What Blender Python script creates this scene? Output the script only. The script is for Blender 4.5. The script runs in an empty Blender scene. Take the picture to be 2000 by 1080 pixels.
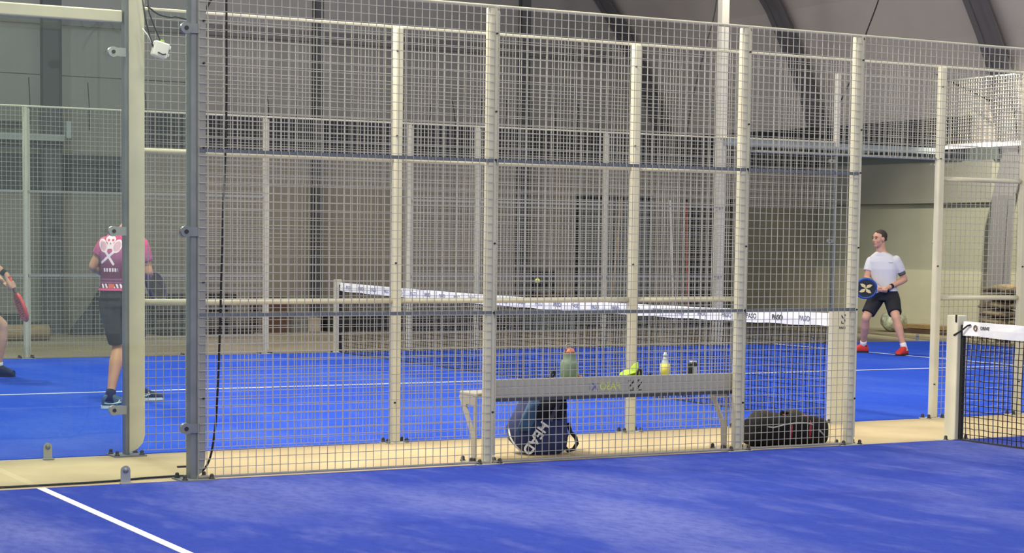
import bpy, bmesh, math, random
from mathutils import Vector, Matrix
random.seed(7)
scene = bpy.context.scene
COL = scene.collection

# ------------------------------------------------------------------ camera
def rot(rx, ry, rz):
    return Matrix.Rotation(rz, 3, 'Z') @ Matrix.Rotation(rx, 3, 'X') @ Matrix.Rotation(ry, 3, 'Y')
CAMP = Vector((-9.909, -10.796, 1.469))
Rm = rot(-0.07256, -0.01238, -0.50747)
cd = bpy.data.cameras.new('camera'); cam = bpy.data.objects.new('camera', cd); COL.objects.link(cam)
basis = Matrix((Rm @ Vector((1, 0, 0)), Rm @ Vector((0, 0, 1)), Rm @ Vector((0, -1, 0)))).transposed()
cam.matrix_world = Matrix.Translation(CAMP) @ basis.to_4x4()
cd.sensor_fit = 'HORIZONTAL'; cd.sensor_width = 36.0; cd.lens = 66.268
cd.shift_x = 0.00843; cd.shift_y = 0.0988
cd.clip_start = 0.05; cd.clip_end = 200
scene.camera = cam

# ------------------------------------------------------------------ world, lights, exposure
w = bpy.data.worlds.new('hall_air'); scene.world = w; w.use_nodes = True
bgn = w.node_tree.nodes['Background']; bgn.inputs[0].default_value = (0.92, 0.95, 1.0, 1); bgn.inputs[1].default_value = 0.80
def area(loc, aim, power, sx=0.7, sy=0.5, color=(1.0, 0.93, 0.80)):
    l = bpy.data.lights.new('floodlight_beam', 'AREA'); l.shape = 'RECTANGLE'; l.size = sx; l.size_y = sy
    l.energy = power; l.color = color
    o = bpy.data.objects.new('floodlight_beam', l); COL.objects.link(o)
    o.location = loc; o.rotation_euler = (Vector(aim) - Vector(loc)).to_track_quat('-Z', 'Y').to_euler()
for x, p in ((-6.03, 1.0), (6.03, .42)):
    area((x, -0.15, 6.2), (x*0.3, -5.0, 0), 390*p)       # middle masts, near court
    area((x, 1.55, 6.2), (x*0.3, 6.4, 0), 480*p)         # middle masts, far court
    area((x, 11.2, 6.2), (x*0.4, 6.0, 0), 450*p)         # far masts
    area((x, -10.0, 6.2), (x*0.4, -4.0, 0.5), 250*p)     # masts behind the camera
sl = bpy.data.lights.new('wall_fill_spot', 'SPOT'); sl.energy = 5200; sl.spot_size = .98; sl.spot_blend = .8; sl.shadow_soft_size = .12; sl.color = (1.0, .93, .76)
so = bpy.data.objects.new('wall_fill_spot', sl); COL.objects.link(so); so.location = (9.4, 8.6, 5.7)   # added fill spot with no known fixture, brightens the side wall
so.rotation_euler = (Vector((12.3, 12.0, 1.2)) - Vector(so.location)).to_track_quat('-Z', 'Y').to_euler()
vs = scene.view_settings
vs.view_transform = 'Standard'; vs.look = 'None'; vs.gamma = 1.0; vs.use_curve_mapping = False; vs.exposure = 0.0
scene.display_settings.display_device = 'sRGB'
try:
    scene.cycles.max_bounces = 6; scene.cycles.transparent_max_bounces = 16
    scene.cycles.use_denoising = True
except Exception: pass

# ------------------------------------------------------------------ materials
def lin(c):
    return tuple(((v/255)/12.92 if v/255 <= .04045 else ((v/255+.055)/1.055)**2.4) for v in c)
MATS = {}
def mat(name, c, rough=0.6, metal=0.0, c2=None, scale=6.0, bump=0.0, detail=4.0, vec=(1, 1, 1), spec=0.5, lo=.35, hi=.65, sub=None):
    if name in MATS: return MATS[name]
    m = bpy.data.materials.new(name); m.use_nodes = True; nt = m.node_tree; b = nt.nodes['Principled BSDF']
    b.inputs['Roughness'].default_value = rough; b.inputs['Metallic'].default_value = metal
    b.inputs['Specular IOR Level'].default_value = spec
    b.inputs['Base Color'].default_value = (*lin(c), 1)
    if c2 or bump:
        tc = nt.nodes.new('ShaderNodeTexCoord'); mp = nt.nodes.new('ShaderNodeMapping'); mp.inputs['Scale'].default_value = vec
        nz = nt.nodes.new('ShaderNodeTexNoise'); nz.inputs['Scale'].default_value = scale; nz.inputs['Detail'].default_value = detail
        nt.links.new(tc.outputs['Object'], mp.inputs[0]); nt.links.new(mp.outputs[0], nz.inputs['Vector'])
        if c2:
            r = nt.nodes.new('ShaderNodeValToRGB'); r.color_ramp.elements[0].position = lo; r.color_ramp.elements[1].position = hi
            r.color_ramp.elements[0].color = (*lin(c), 1); r.color_ramp.elements[1].color = (*lin(c2), 1)
            nt.links.new(nz.outputs['Fac'], r.inputs[0]); nt.links.new(r.outputs[0], b.inputs['Base Color'])
        if bump:
            bp = nt.nodes.new('ShaderNodeBump'); bp.inputs['Strength'].default_value = bump; bp.inputs['Distance'].default_value = 0.02
            nt.links.new(nz.outputs['Fac'], bp.inputs['Height']); nt.links.new(bp.outputs[0], b.inputs['Normal'])
    MATS[name] = m; return m

def turf_mat(name, base, light, dark):
    m = bpy.data.materials.new(name); m.use_nodes = True; nt = m.node_tree; b = nt.nodes['Principled BSDF']
    b.inputs['Roughness'].default_value = 0.95; b.inputs['Specular IOR Level'].default_value = 0.12
    tc = nt.nodes.new('ShaderNodeTexCoord')
    def noise(sc, vec, det=5, rz=0.0):
        mp = nt.nodes.new('ShaderNodeMapping'); mp.inputs['Scale'].default_value = vec; mp.inputs['Rotation'].default_value = (0, 0, rz)
        n = nt.nodes.new('ShaderNodeTexNoise'); n.inputs['Scale'].default_value = sc; n.inputs['Detail'].default_value = det
        nt.links.new(tc.outputs['Object'], mp.inputs[0]); nt.links.new(mp.outputs[0], n.inputs['Vector']); return n
    def ramp(n, a, bb):
        r = nt.nodes.new('ShaderNodeMapRange'); r.inputs['From Min'].default_value = a; r.inputs['From Max'].default_value = bb
        nt.links.new(n.outputs['Fac'], r.inputs[0]); return r
    def mix(f, ca, cb, k=1.0):
        x = nt.nodes.new('ShaderNodeMix'); x.data_type = 'RGBA'
        if k != 1.0:
            mm = nt.nodes.new('ShaderNodeMath'); mm.operation = 'MULTIPLY'; mm.inputs[1].default_value = k
            nt.links.new(f, mm.inputs[0]); f = mm.outputs[0]
        nt.links.new(f, x.inputs[0])
        for s, c in ((6, ca), (7, cb)):
            if isinstance(c, tuple): x.inputs[s].default_value = (*lin(c), 1)
            else: nt.links.new(c, x.inputs[s])
        return x.outputs[2]
    r1 = ramp(noise(0.8, (1, 0.45, 1), 7, 0.5), .47, .66)     # brushed sand patches
    r2 = ramp(noise(0.7, (0.5, 1.3, 1), 6, 0.2), .42, .3)     # worn darker patches
    r3 = ramp(noise(5.0, (1, .35, 1), 8, 0.6), .5, .75)       # streaks
    r5 = ramp(noise(22.0, (1, .5, 1), 4, .5), .42, .68)       # fine mottling
    r4 = ramp(noise(130, (1, 1, 1), 2), .35, .7)              # blades
    c = mix(r1.outputs[0], base, light, .65)
    c = mix(r2.outputs[0], c, dark, .6)
    c = mix(r3.outputs[0], c, light, .4)
    c = mix(r5.outputs[0], c, dark, .35)
    c = mix(r4.outputs[0], c, dark, .3)
    nt.links.new(c, b.inputs['Base Color'])
    bp = nt.nodes.new('ShaderNodeBump'); bp.inputs['Strength'].default_value = .5; bp.inputs['Distance'].default_value = .01
    nt.links.new(r4.outputs[0], bp.inputs['Height']); nt.links.new(bp.outputs[0], b.inputs['Normal'])
    return m

def glass_mat(name, tint, gloss=.06, transp=1.0):
    m = bpy.data.materials.new(name); m.use_nodes = True; nt = m.node_tree
    for n in list(nt.nodes): nt.nodes.remove(n)
    out = nt.nodes.new('ShaderNodeOutputMaterial'); mx = nt.nodes.new('ShaderNodeMixShader')
    t = nt.nodes.new('ShaderNodeBsdfTransparent'); t.inputs[0].default_value = (*tint, 1)
    g = nt.nodes.new('ShaderNodeBsdfGlossy'); g.inputs['Roughness'].default_value = 0.02; g.inputs[0].default_value = (.9, .95, .95, 1)
    lw = nt.nodes.new('ShaderNodeLayerWeight'); pw = nt.nodes.new('ShaderNodeMath'); pw.operation = 'POWER'; pw.inputs[1].default_value = 5
    ma = nt.nodes.new('ShaderNodeMath'); ma.operation = 'MULTIPLY_ADD'; ma.inputs[1].default_value = .9; ma.inputs[2].default_value = .03
    nt.links.new(lw.outputs['Facing'], pw.inputs[0]); nt.links.new(pw.outputs[0], ma.inputs[0]); nt.links.new(ma.outputs[0], mx.inputs[0])
    nt.links.new(t.outputs[0], mx.inputs[1]); nt.links.new(g.outputs[0], mx.inputs[2]); nt.links.new(mx.outputs[0], out.inputs[0])
    return m

STEEL = mat('painted_steel', (214, 208, 180), .5, .0, (200, 195, 170), 3.0)
STEELD = mat('galvanised_steel', (140, 143, 140), .45, .35, (124, 128, 128), 5.0)
WIRE = mat('galvanised_wire', (176, 173, 160), .45, .15)
BOLT = mat('black_bolt', (38, 37, 36), .5)
CHROME = mat('clamp_steel', (176, 178, 172), .35, .5)
DGREY = mat('shaded_rail_grey', (104, 109, 115), .6, .1)  # near fence rails, shade behind the mesh put into the grey
WHITE = mat('white_paint', (235, 232, 222), .55)
BAND = mat('net_band_white', (240, 238, 235), .7, c2=(228, 228, 230), scale=9)
BLACK = mat('black_net', (17, 18, 22), .8)
CABLE = mat('black_cable', (20, 20, 20), .55)
CONC = mat('strip_concrete', (196, 177, 136), .85, c2=(178, 159, 120), scale=1.4, detail=8)
HALLF = mat('hall_concrete', (150, 138, 112), .9, c2=(126, 115, 95), scale=.8, detail=8)
GLASS = glass_mat('clear_glass', (.90, .935, .91))
GLASSF = glass_mat('clear_glass_end', (.93, .95, .93))

# ------------------------------------------------------------------ mesh builder
class MB:
    def __init__(s): s.v = []; s.f = []; s.mi = []; s.cm = 0
    def add(s, vs, fs):
        n = len(s.v); s.v += [tuple(p) for p in vs]; s.f += [tuple(i+n for i in f) for f in fs]; s.mi += [s.cm]*len(fs); return s
    def box(s, a, b):
        x0, y0, z0 = a; x1, y1, z1 = b
        return s.add([(x0,y0,z0),(x1,y0,z0),(x1,y1,z0),(x0,y1,z0),(x0,y0,z1),(x1,y0,z1),(x1,y1,z1),(x0,y1,z1)],
                     [(0,3,2,1),(4,5,6,7),(0,1,5,4),(1,2,6,5),(2,3,7,6),(3,0,4,7)])
    def rbox(s, a, b, r=.006):
        # box with chamfered edges
        bm = bmesh.new(); bmesh.ops.create_cube(bm, size=1)
        for v in bm.verts: v.co = Vector(((a[i]+b[i])/2 + v.co[i]*(b[i]-a[i]) for i in range(3)))
        bmesh.ops.bevel(bm, geom=list(bm.edges), offset=r, segments=2, affect='EDGES', profile=.5)
        return s.bm(bm)
    def bm(s, bm):
        bm.verts.index_update(); s.add([v.co[:] for v in bm.verts], [[v.index for v in f.verts] for f in bm.faces]); bm.free(); return s
    def bar(s, p, q, w, d=None, up=(0, 0, 1), caps=True):
        p = Vector(p); q = Vector(q); t = (q-p).normalized(); u = Vector(up)
        if abs(t.dot(u)) > .99: u = Vector((0, 1, 0))
        a = t.cross(u).normalized(); b = a.cross(t).normalized(); a *= w/2; b *= (d or w)/2
        vs = [p-a-b, p+a-b, p+a+b, p-a+b, q-a-b, q+a-b, q+a+b, q-a+b]
        fs = [(0,1,5,4),(1,2,6,5),(2,3,7,6),(3,0,4,7)]
        if caps: fs += [(0,3,2,1),(4,5,6,7)]
        return s.add(vs, fs)
    def tube(s, pts, r, n=8, closed=False, caps=True):
        pts = [Vector(p) for p in pts]; rs = r if isinstance(r, (list, tuple)) else [r]*len(pts)
        rings = []; prev = None
        for i, p in enumerate(pts):
            if closed: t = pts[(i+1) % len(pts)] - pts[i-1]
            else: t = pts[min(i+1, len(pts)-1)] - pts[max(i-1, 0)]
            t.normalize()
            if prev is None:
                u = Vector((0, 0, 1)) if abs(t.z) < .9 else Vector((1, 0, 0))
                u = (u - t*u.dot(t)).normalized()
            else: u = (prev - t*prev.dot(t)).normalized()
            prev = u; b = t.cross(u)
            rings.append([p + (u*math.cos(2*math.pi*k/n) + b*math.sin(2*math.pi*k/n))*rs[i] for k in range(n)])
        vs = [v for rg in rings for v in rg]; fs = []; m = len(rings)
        for i in range(m if closed else m-1):
            for k in range(n):
                a = i*n; c = ((i+1) % m)*n
                fs.append((a+k, a+(k+1) % n, c+(k+1) % n, c+k))
        if caps and not closed: fs += [tuple(range(n))[::-1], tuple((m-1)*n+k for k in range(n))]
        return s.add(vs, fs)
    def loft(s, secs, n=16, caps=True):
        # secs: (centre, u axis, v axis) with axes scaled to radii
        vs = []; fs = []
        for c, u, v in secs:
            c = Vector(c); u = Vector(u); v = Vector(v)
            vs += [c + u*math.cos(2*math.pi*k/n) + v*math.sin(2*math.pi*k/n) for k in range(n)]
        for i in range(len(secs)-1):
            for k in range(n): fs.append((i*n+k, i*n+(k+1) % n, (i+1)*n+(k+1) % n, (i+1)*n+k))
        if caps: fs += [tuple(range(n))[::-1], tuple((len(secs)-1)*n+k for k in range(n))]
        return s.add(vs, fs)
    def lathe(s, prof, c=(0, 0, 0), n=20):
        return s.loft([((c[0], c[1], c[2]+z), (r, 0, 0), (0, r, 0)) for r, z in prof], n)
    def ell(s, c, r, n=14, m=9, M=None):
        vs = []; fs = []; M = M or Matrix.Identity(3); c = Vector(c)
        for i in range(m+1):
            th = math.pi*i/m
            for k in range(n):
                ph = 2*math.pi*k/n
                vs.append(c + M @ Vector((r[0]*math.sin(th)*math.cos(ph), r[1]*math.sin(th)*math.sin(ph), r[2]*math.cos(th))))
        for i in range(m):
            for k in range(n): fs.append((i*n+k, (i+1)*n+k, (i+1)*n+(k+1) % n, i*n+(k+1) % n))
        return s.add(vs, fs)
    def prism(s, poly, axis, d0, d1):
        # poly: 2D outline; axis 'x','y','z' extruded from d0 to d1
        def P(p, d): return (d, p[0], p[1]) if axis == 'x' else (p[0], d, p[1]) if axis == 'y' else (p[0], p[1], d)
        n = len(poly); vs = [P(p, d0) for p in poly] + [P(p, d1) for p in poly]
        fs = [tuple(range(n))[::-1], tuple(range(n, 2*n))] + [(i, (i+1) % n, (i+1) % n+n, i+n) for i in range(n)]
        return s.add(vs, fs)
    def frame(s, outer, inner, axis, d0, d1):
        # ring between two outlines with the same point count
        def P(p, d): return (d, p[0], p[1]) if axis == 'x' else (p[0], d, p[1]) if axis == 'y' else (p[0], p[1], d)
        n = len(outer)
        vs = [P(p, d) for d in (d0, d1) for p in list(outer)+list(inner)]; fs = []
        for i in range(n):
            j = (i+1) % n
            fs += [(i, j, n+j, n+i), (2*n+i, 3*n+i, 3*n+j, 2*n+j), (i, 2*n+i, 2*n+j, j), (n+i, n+j, 3*n+j, 3*n+i)]
        return s.add(vs, fs)
    def build(s, name, m, parent=None, smooth=False, flip=True):
        me = bpy.data.meshes.new(name); me.from_pydata(s.v, [], s.f)
        ms = m if isinstance(m, (list, tuple)) else [m]
        for x in ms: me.materials.append(x)
        if len(ms) > 1: me.polygons.foreach_set('material_index', s.mi)
        if flip:
            bm = bmesh.new(); bm.from_mesh(me); bmesh.ops.recalc_face_normals(bm, faces=bm.faces); bm.to_mesh(me); bm.free()
        if smooth: me.polygons.foreach_set('use_smooth', [True]*len(me.polygons))
        me.update(); o = bpy.data.objects.new(name, me); COL.objects.link(o)
        if parent is not None: o.parent = parent
        return o

def tag(o, label, cat, group=None, kind=None):
    o['label'] = label; o['category'] = cat
    if group: o['group'] = group
    if kind: o['kind'] = kind
    return o
def thing(name, label, cat, loc=(0, 0, 0), rz=0.0, group=None):
    o = bpy.data.objects.new(name, None); COL.objects.link(o); o.empty_display_size = .1
    o.location = loc; o.rotation_euler = (0, 0, rz); return tag(o, label, cat, group)
def struct(o): o['kind'] = 'structure'; return o

def text_part(txt, size, M, m, parent, name='lettering', depth=.0008, mirror=False):
    cu = bpy.data.curves.new('t', 'FONT'); cu.body = txt; cu.size = size; cu.extrude = depth; cu.align_x = 'CENTER'; cu.align_y = 'CENTER'; cu.offset = size*.015
    t = bpy.data.objects.new('t', cu); COL.objects.link(t); bpy.context.view_layer.update()
    me = bpy.data.meshes.new_from_object(t.evaluated_get(bpy.context.evaluated_depsgraph_get()))
    bpy.data.objects.remove(t); bpy.data.curves.remove(cu)
    if mirror: me.transform(Matrix.Scale(-1, 4, (1, 0, 0))); me.flip_normals()
    me.transform(M); me.materials.clear(); me.materials.append(m); me.name = name
    o = bpy.data.objects.new(name, me); COL.objects.link(o); o.parent = parent; return o
def face_front(x, y, z, yaw=0.0):           # text standing upright, read from -Y
    return Matrix.Translation((x, y, z)) @ Matrix.Rotation(yaw, 4, 'Z') @ Matrix.Rotation(math.pi/2, 4, 'X')

# ------------------------------------------------------------------ layout
K = 1.0056                      # post spacing along the court
YA, YB, YC = 0.0, 1.387, 11.43  # near fence, middle fence, far fence
HT = 2.97
def X(s): return s*K

# ------------------------------------------------------------------ setting
struct(MB().box((-16, -14, -.1), (14, 24, 0)).build('floor', HALLF))
struct(MB().box((-16, -.03, -.05), (14, YB+.04, .004)).build('floor_strip', CONC))
TN = turf_mat('blue_turf_near', (52, 72, 166), (120, 128, 188), (40, 56, 146))
TF = turf_mat('blue_turf_far', (46, 88, 212), (76, 112, 216), (40, 74, 190))
turf = struct(MB().box((-X(10), -10.05, -.04), (X(10), -.035, .008)).build('floor_turf_near', TN))
turf2 = struct(MB().box((-X(10), YB+.045, -.04), (X(10), YC-.03, .008)).build('floor_turf_far', TF))
LINE = mat('white_line', (232, 232, 226), .8)
for p, y0, y1 in ((turf, -10.0, -.04), (turf2, YB+.05, YC-.04)):
    for x in (-6.98, 6.98): MB().box((x-.025, y0, .006), (x+.025, y1, .0105)).build('court_line', LINE, p)
    ym = (y0+y1)/2
    MB().box((-6.98, ym-.025, .006), (6.98, ym+.025, .0105)).build('court_line', LINE, p)

YW = 17.2; XW = 12.3
LOW = mat('partition_panel', (138, 131, 118), .85, c2=(126, 120, 108), scale=.7)
DARKB = mat('dark_gap_sheet', (52, 50, 50), .9)
FAB = mat('hall_fabric', (172, 167, 162), .8, c2=(158, 154, 150), scale=.5)
MEMB = mat('membrane', (208, 199, 190), .7, c2=(190, 182, 175), scale=.35, detail=6)
RIBM = mat('rib_steel', (106, 103, 106), .7)
LOWR = mat('side_wall_panel', (150, 148, 132), .85, c2=(138, 136, 122), scale=.6)
LOWL = mat('side_wall_skirt', (178, 172, 150), .85, c2=(166, 160, 140), scale=.6)
struct(MB().box((-14, YW, 0), (XW, YW+.12, 2.85)).build('wall_back', LOW))
struct(MB().box((-1.0, YW-.05, 2.85), (XW, YW+.1, 3.36)).build('trim_1', DARKB))
struct(MB().box((-14, YW-.09, 2.14), (-1.0, YW-.01, 2.68)).build('trim_2', DARKB))
struct(MB().box((-14, YW, 2.85), (-1.0, YW+.1, 3.36)).build('trim_3', LOW))
struct(MB().box((-14, 22.3, 0), (13, 22.4, 9.5)).build('wall_gable', FAB))
SEAM = mat('fabric_seam', (128, 124, 124), .85)
for i, (z0, z1) in enumerate(((5.15, 5.35), (7.0, 7.12))):
    struct(MB().box((-14, 22.24, z0), (11, 22.29, z1)).build('trim_%d' % (4+i), SEAM))
# side wall (right) below the vault
struct(MB().box((XW, 2, 0), (XW+.1, 22.3, 1.05)).build('wall_right_skirt', LOWL))
struct(MB().box((XW+.03, 2, 1.05), (XW+.13, 22.3, 2.95)).build('wall_right', LOWR))
struct(MB().box((XW-.02, 2, 2.9), (XW+.1, 22.3, 3.12)).build('trim_6', mat('eaves_steel', (96, 102, 100), .6)))
struct(MB().box((XW-.04, 12.6, 2.2), (XW+.03, 22.3, 2.9)).build('trim_7', mat('upper_wall_strip', (138, 135, 126), .85, c2=(128, 125, 117), scale=.8)))
struct(MB().box((12.02, 12.9, 3.12), (12.1, 22.2, 3.62)).build('trim_8', DARKB))
PROF = [(12.44, 3.0), (12.2, 3.6), (11.97, 4.2), (11.64, 4.87), (11.18, 5.67), (10.64, 6.36), (9.95, 7.0), (9.0, 7.7), (7.6, 8.4), (6.0, 8.9)]
def vault(d, y0, y1, prof=PROF):
    vs = []; fs = []; n = len(prof)
    for y in (y0, y1):
        for k in (0, d):
            vs += [(x+k*.8, y, z+k*.6) for x, z in prof]
    for i in range(n-1):
        for a, b in ((0, 2*n), (n, 3*n), (0, n), (2*n, 3*n)):
            fs.append((a+i, a+i+1, b+i+1, b+i))
    fs += [(0, n, 3*n, 2*n), (n-1, 2*n-1, 4*n-1, 3*n-1)]
    return MB().add(vs, fs)
struct(vault(.05, 2, 22.35).build('ceiling', MEMB))
LEG = [(12.0, 0.0), (12.05, 1.2), (12.1, 2.3)]
for i, y in enumerate((21.75, 16.7, 11.75)):
    pr = [(x-.18, z) for x, z in (LEG if i == 2 else []) + PROF]
    pr = [(min(x, 12.12), z) for x, z in pr]
    r = vault(-.02, y-.05, y+.08, pr); r2 = vault(-.02, y+.38, y+.5, [(x+.04, z) for x, z in pr]); r.add(r2.v, r2.f)
    r.add(*(lambda q: (q.v, q.f))(vault(.02, y, y+.45, [(x+.05, z) for x, z in pr])))
    struct(r.build('trim_rib_%d' % (i+1), RIBM))
COLM = mat('column_steel', (70, 70, 70), .7)
for i, (x, hw) in enumerate(((-2.13, .14), (2.15, .065), (5.92, .075))):
    b = MB(); b.box((x-hw, YW-.2, 0), (x+hw, YW-.17, 9)); b.box((x-hw, YW-.06, 0), (x+hw, YW-.03, 9)); b.box((x-hw*.3, YW-.17, 0), (x+hw*.3, YW-.06, 9))
    struct(b.build('trim_column_%d' % (i+1), COLM))

# ------------------------------------------------------------------ fences
PX, PZ, WR = 0.0525, 0.0540, 0.0038
def wires_x(x0, x1, z0, z1, y, parent, clip=None):
    b = MB(); n = max(1, round((x1-x0)/PX)); m = max(1, round((z1-z0)/PZ))
    for i in range(n+1):
        x = x0+(x1-x0)*i/n; b.bar((x, y, z0), (x, y, z1), WR, WR, (0, 1, 0), False)
    for j in range(m+1):
        z = z0+(z1-z0)*j/m; b.bar((x0, y-WR, z), (x1, y-WR, z), WR, WR, (0, 0, 1), False)
    return b.build('wire_mesh', WIRE, parent, flip=False)
def wires_y(y0, y1, z0, z1, x, parent):
    b = MB(); n = round((y1-y0)/PX); m = round((z1-z0)/PZ)
    for i in range(n+1):
        y = y0+(y1-y0)*i/n; b.bar((x, y, z0), (x, y, z1), WR, WR, (0, 1, 0), False)
    for j in range(m+1):
        z = z0+(z1-z0)*j/m; b.bar((x-WR, y0, z), (x-WR, y1, z), WR, WR, (0, 0, 1), False)
    return b.build('wire_mesh', WIRE, parent, flip=False)
def bolt(x, y, z, parent, r=.013, h=.03):
    return MB().lathe([(r*1.5, 0), (r*1.5, .004), (r, .006), (r, h*.7), (r*.7, h), (.001, h+.002)], (x, y, z), 10).build('bolt', BOLT, parent, True)
def post(parent, x, y, side, w=.062, d=.062, h=HT, m=STEEL, flange=True, plate_right=True):
    # square tube with a mesh flange, a foot plate and bolts; side=-1 when the mesh is on the camera side
    b = MB(); b.rbox((x-w/2, y-d/2, .012), (x+w/2, y+d/2, h), .012)
    p = b.build('fence_post', m, parent)
    if flange:
        MB().box((x+w/2-.004, y-side*.012-.004, .06), (x+w/2+.034, y-side*.012+.004, h-.02)).build('flange', m, p)
    MB().box((x-.1, y-.055, .004), (x+.1, y+.055, .014)).build('base_plate', m, p)
    for dx in (-.075, .075):
        for dy in (-.04, .04): bolt(x+dx, y+dy, .014, p)
    return p
def side_bolts(p, x, y, zs, sx=1):
    for z in zs:
        MB().tube([(x, y-.018, z), (x, y-.032, z)], .0065, 8).build('bolt', BOLT, p)
def mast(parent, x, y, side):
    # channel section with a mesh-side cover plate that stops above the floor
    if side > 0: bx = ((x-.02, y-.04), (x+.012, y+.03)); pl = (x+.006, x+.112, y-.052)
    else: bx = ((x-.03, y-.02), (x+.01, y+.068)); pl = (x+.008, x+.06, y-.028)
    p = MB().rbox((*bx[0], .012), (*bx[1], 6.4), .005).build('fence_post', STEELD, parent)
    a, b_, yy = pl; zc = .12; w_ = b_-a
    poly = [(a, zc-.09), (a+w_*.5, zc-.07), (a+w_*.85, zc-.03), (b_, zc+.02), (b_, 6.2), (a, 6.2)]
    MB().prism(poly, 'y', yy, yy+.01).build('cover_plate', STEEL if side > 0 else mat('flange_grey', (150, 149, 140), .5, .1), p)
    MB().box((x-.11, y-.1, .004), (x+.11, y+.1, .014)).build('base_plate', STEELD, p)
    for dx in (-.085, .085):
        for dy in (-.07, .07): bolt(x+dx, y+dy, .014, p)
    return p
def glass_clamp(parent, x, y, z, d=-1, m=None):
    # plate from the post holding a round disc on the glass; d = direction to the glass
    m = m or CHROME; b = MB(); b.box((min(x, x+d*.07), y-.012, z-.028), (max(x, x+d*.07), y-.004, z+.028))
    o = b.build('glass_clamp', m, parent)
    MB().tube([(x+d*.085, y+.018, z), (x+d*.085, y-.016, z)], .034, 16).build('clamp_disc', m, o)
    MB().tube([(x+d*.085, y-.016, z), (x+d*.085, y-.022, z)], .013, 10).build('bolt', BOLT, o)
    return o
def floor_clamp(parent, x, y, sgn=-1):
    pts = []
    for k in range(9):
        a = math.pi*k/8; pts.append((x+.029*math.cos(a), .085+.029*math.sin(a)))
    pts = [(x+.029, .006)] + pts + [(x-.029, .006)]
    o = MB().prism(pts, 'y', y+sgn*.012, y+sgn*.02).build('floor_clamp', CHROME, parent)
    MB().tube([(x, y+sgn*.02, .085), (x, y+sgn*.027, .085)], .016, 12).build('bolt', STEELD, o, True)
    MB().box((x-.035, y+sgn*.012, .008), (x+.035, y+sgn*.06, .014)).build('foot', CHROME, o)
    return o

# --- near fence (closest to the camera)
FA = thing('court_fence', 'near galvanised mesh fence on the edge of the foreground turf, in front of the bench', 'fence', (0, 0, 0))
for s in (-4, -2, -1, 1):
    p = post(FA, X(s), YA, -1)
    side_bolts(p, X(s)+.02, YA-.01, (.35, 1.0, 1.45, 1.99, 2.3, 2.8))
p = mast(FA, X(-6), YA, -1); mA = p
for z in (.32, 1.50, 2.70): glass_clamp(p, X(-6)+.02, YA-.025, z, -1, STEELD)
side_bolts(p, X(-6)+.045, YA-.01, (.5, 1.2, 2.0, 2.5, 2.75))
for s0, s1 in ((-6, -4), (-4, -2), (-2, -1)):
    x0 = X(s0)+(.03 if s0 > -6 else .012); x1 = X(s1)+.005
    wires_x(x0, x1, .025, HT, YA-.04, FA)
    for z in (1.0, 1.985): MB().box((x0, YA-.034, z-.011), (x1, YA-.012, z+.011)).build('rail', DGREY, FA)
    MB().box((x0, YA-.034, .016), (x1, YA-.02, .03)).build('rail', WIRE, FA)
wires_x(X(-1)+.03, X(1), 2.11, HT, YA-.04, FA)
MB().rbox((X(-6)+.015, YA-.032, HT-.008), (X(1), YA-.008, HT+.013), .005).build('top_rail', STEEL, FA)
g = MB().box((X(-8), YA-.008, .02), (X(-6)-.02, YA+.004, HT-.03)).build('glass_pane', GLASS, FA)
floor_clamp(g, -6.47, YA-.006)
MB().rbox((X(-8), YA-.03, HT-.03), (X(-6)-.02, YA+.03, HT+.03), .008).build('top_rail', STEEL, FA)

# --- middle fence
FB = thing('court_fence', 'middle mesh fence between the strip and the far blue court, right behind the bench', 'fence', (0, YB, 0))
FB.location = (0, 0, 0)
for s in (-4, -2, -1, 1.04, 2):
    p = post(FB, X(s), YB, 1, flange=False)
    side_bolts(p, X(s)-.02, YB-.01, (.3, 1.3, 2.2, 2.8))
pB = mast(FB, X(-6)+.02, YB, 1)
for z in (.315, 1.50, 2.67):
    c = glass_clamp(pB, X(-6)+.005, YB-.045, z)
for s0, s1 in ((-6, -4), (-4, -2), (-2, -1), (1.04, 2), (2, 4)):
    x0 = X(s0)+.03; x1 = X(s1)-.02
    wires_x(x0, x1, .03, HT, YB+.05, FB)
    for z in (1.03, 2.035): MB().tube([(x0, YB+.01, z), (x1, YB+.01, z)], .02, 8).build('rail', STEEL, FB, True)
wires_x(X(-1)+.03, X(1.04), 2.2, HT, YB+.05, FB)
MB().tube([(X(-1), YB+.01, 2.2), (X(1), YB+.01, 2.2)], .012, 8).build('rail', STEELD, FB, True)
MB().rbox((X(-6)+.1, YB+.024, HT-.008), (X(4), YB+.048, HT+.013), .005).build('top_rail', STEEL, FB)
g = MB().box((X(-8), YB-.006, .02), (X(-6)-.02, YB+.006, 2.86)).build('glass_pane', GLASS, FB)
floor_clamp(g, -6.55, YB-.004)
MB().rbox((X(-8), YB-.03, 2.865), (X(-6)-.01, YB+.03, 2.945), .008).build('top_rail', STEEL, FB)

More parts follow.
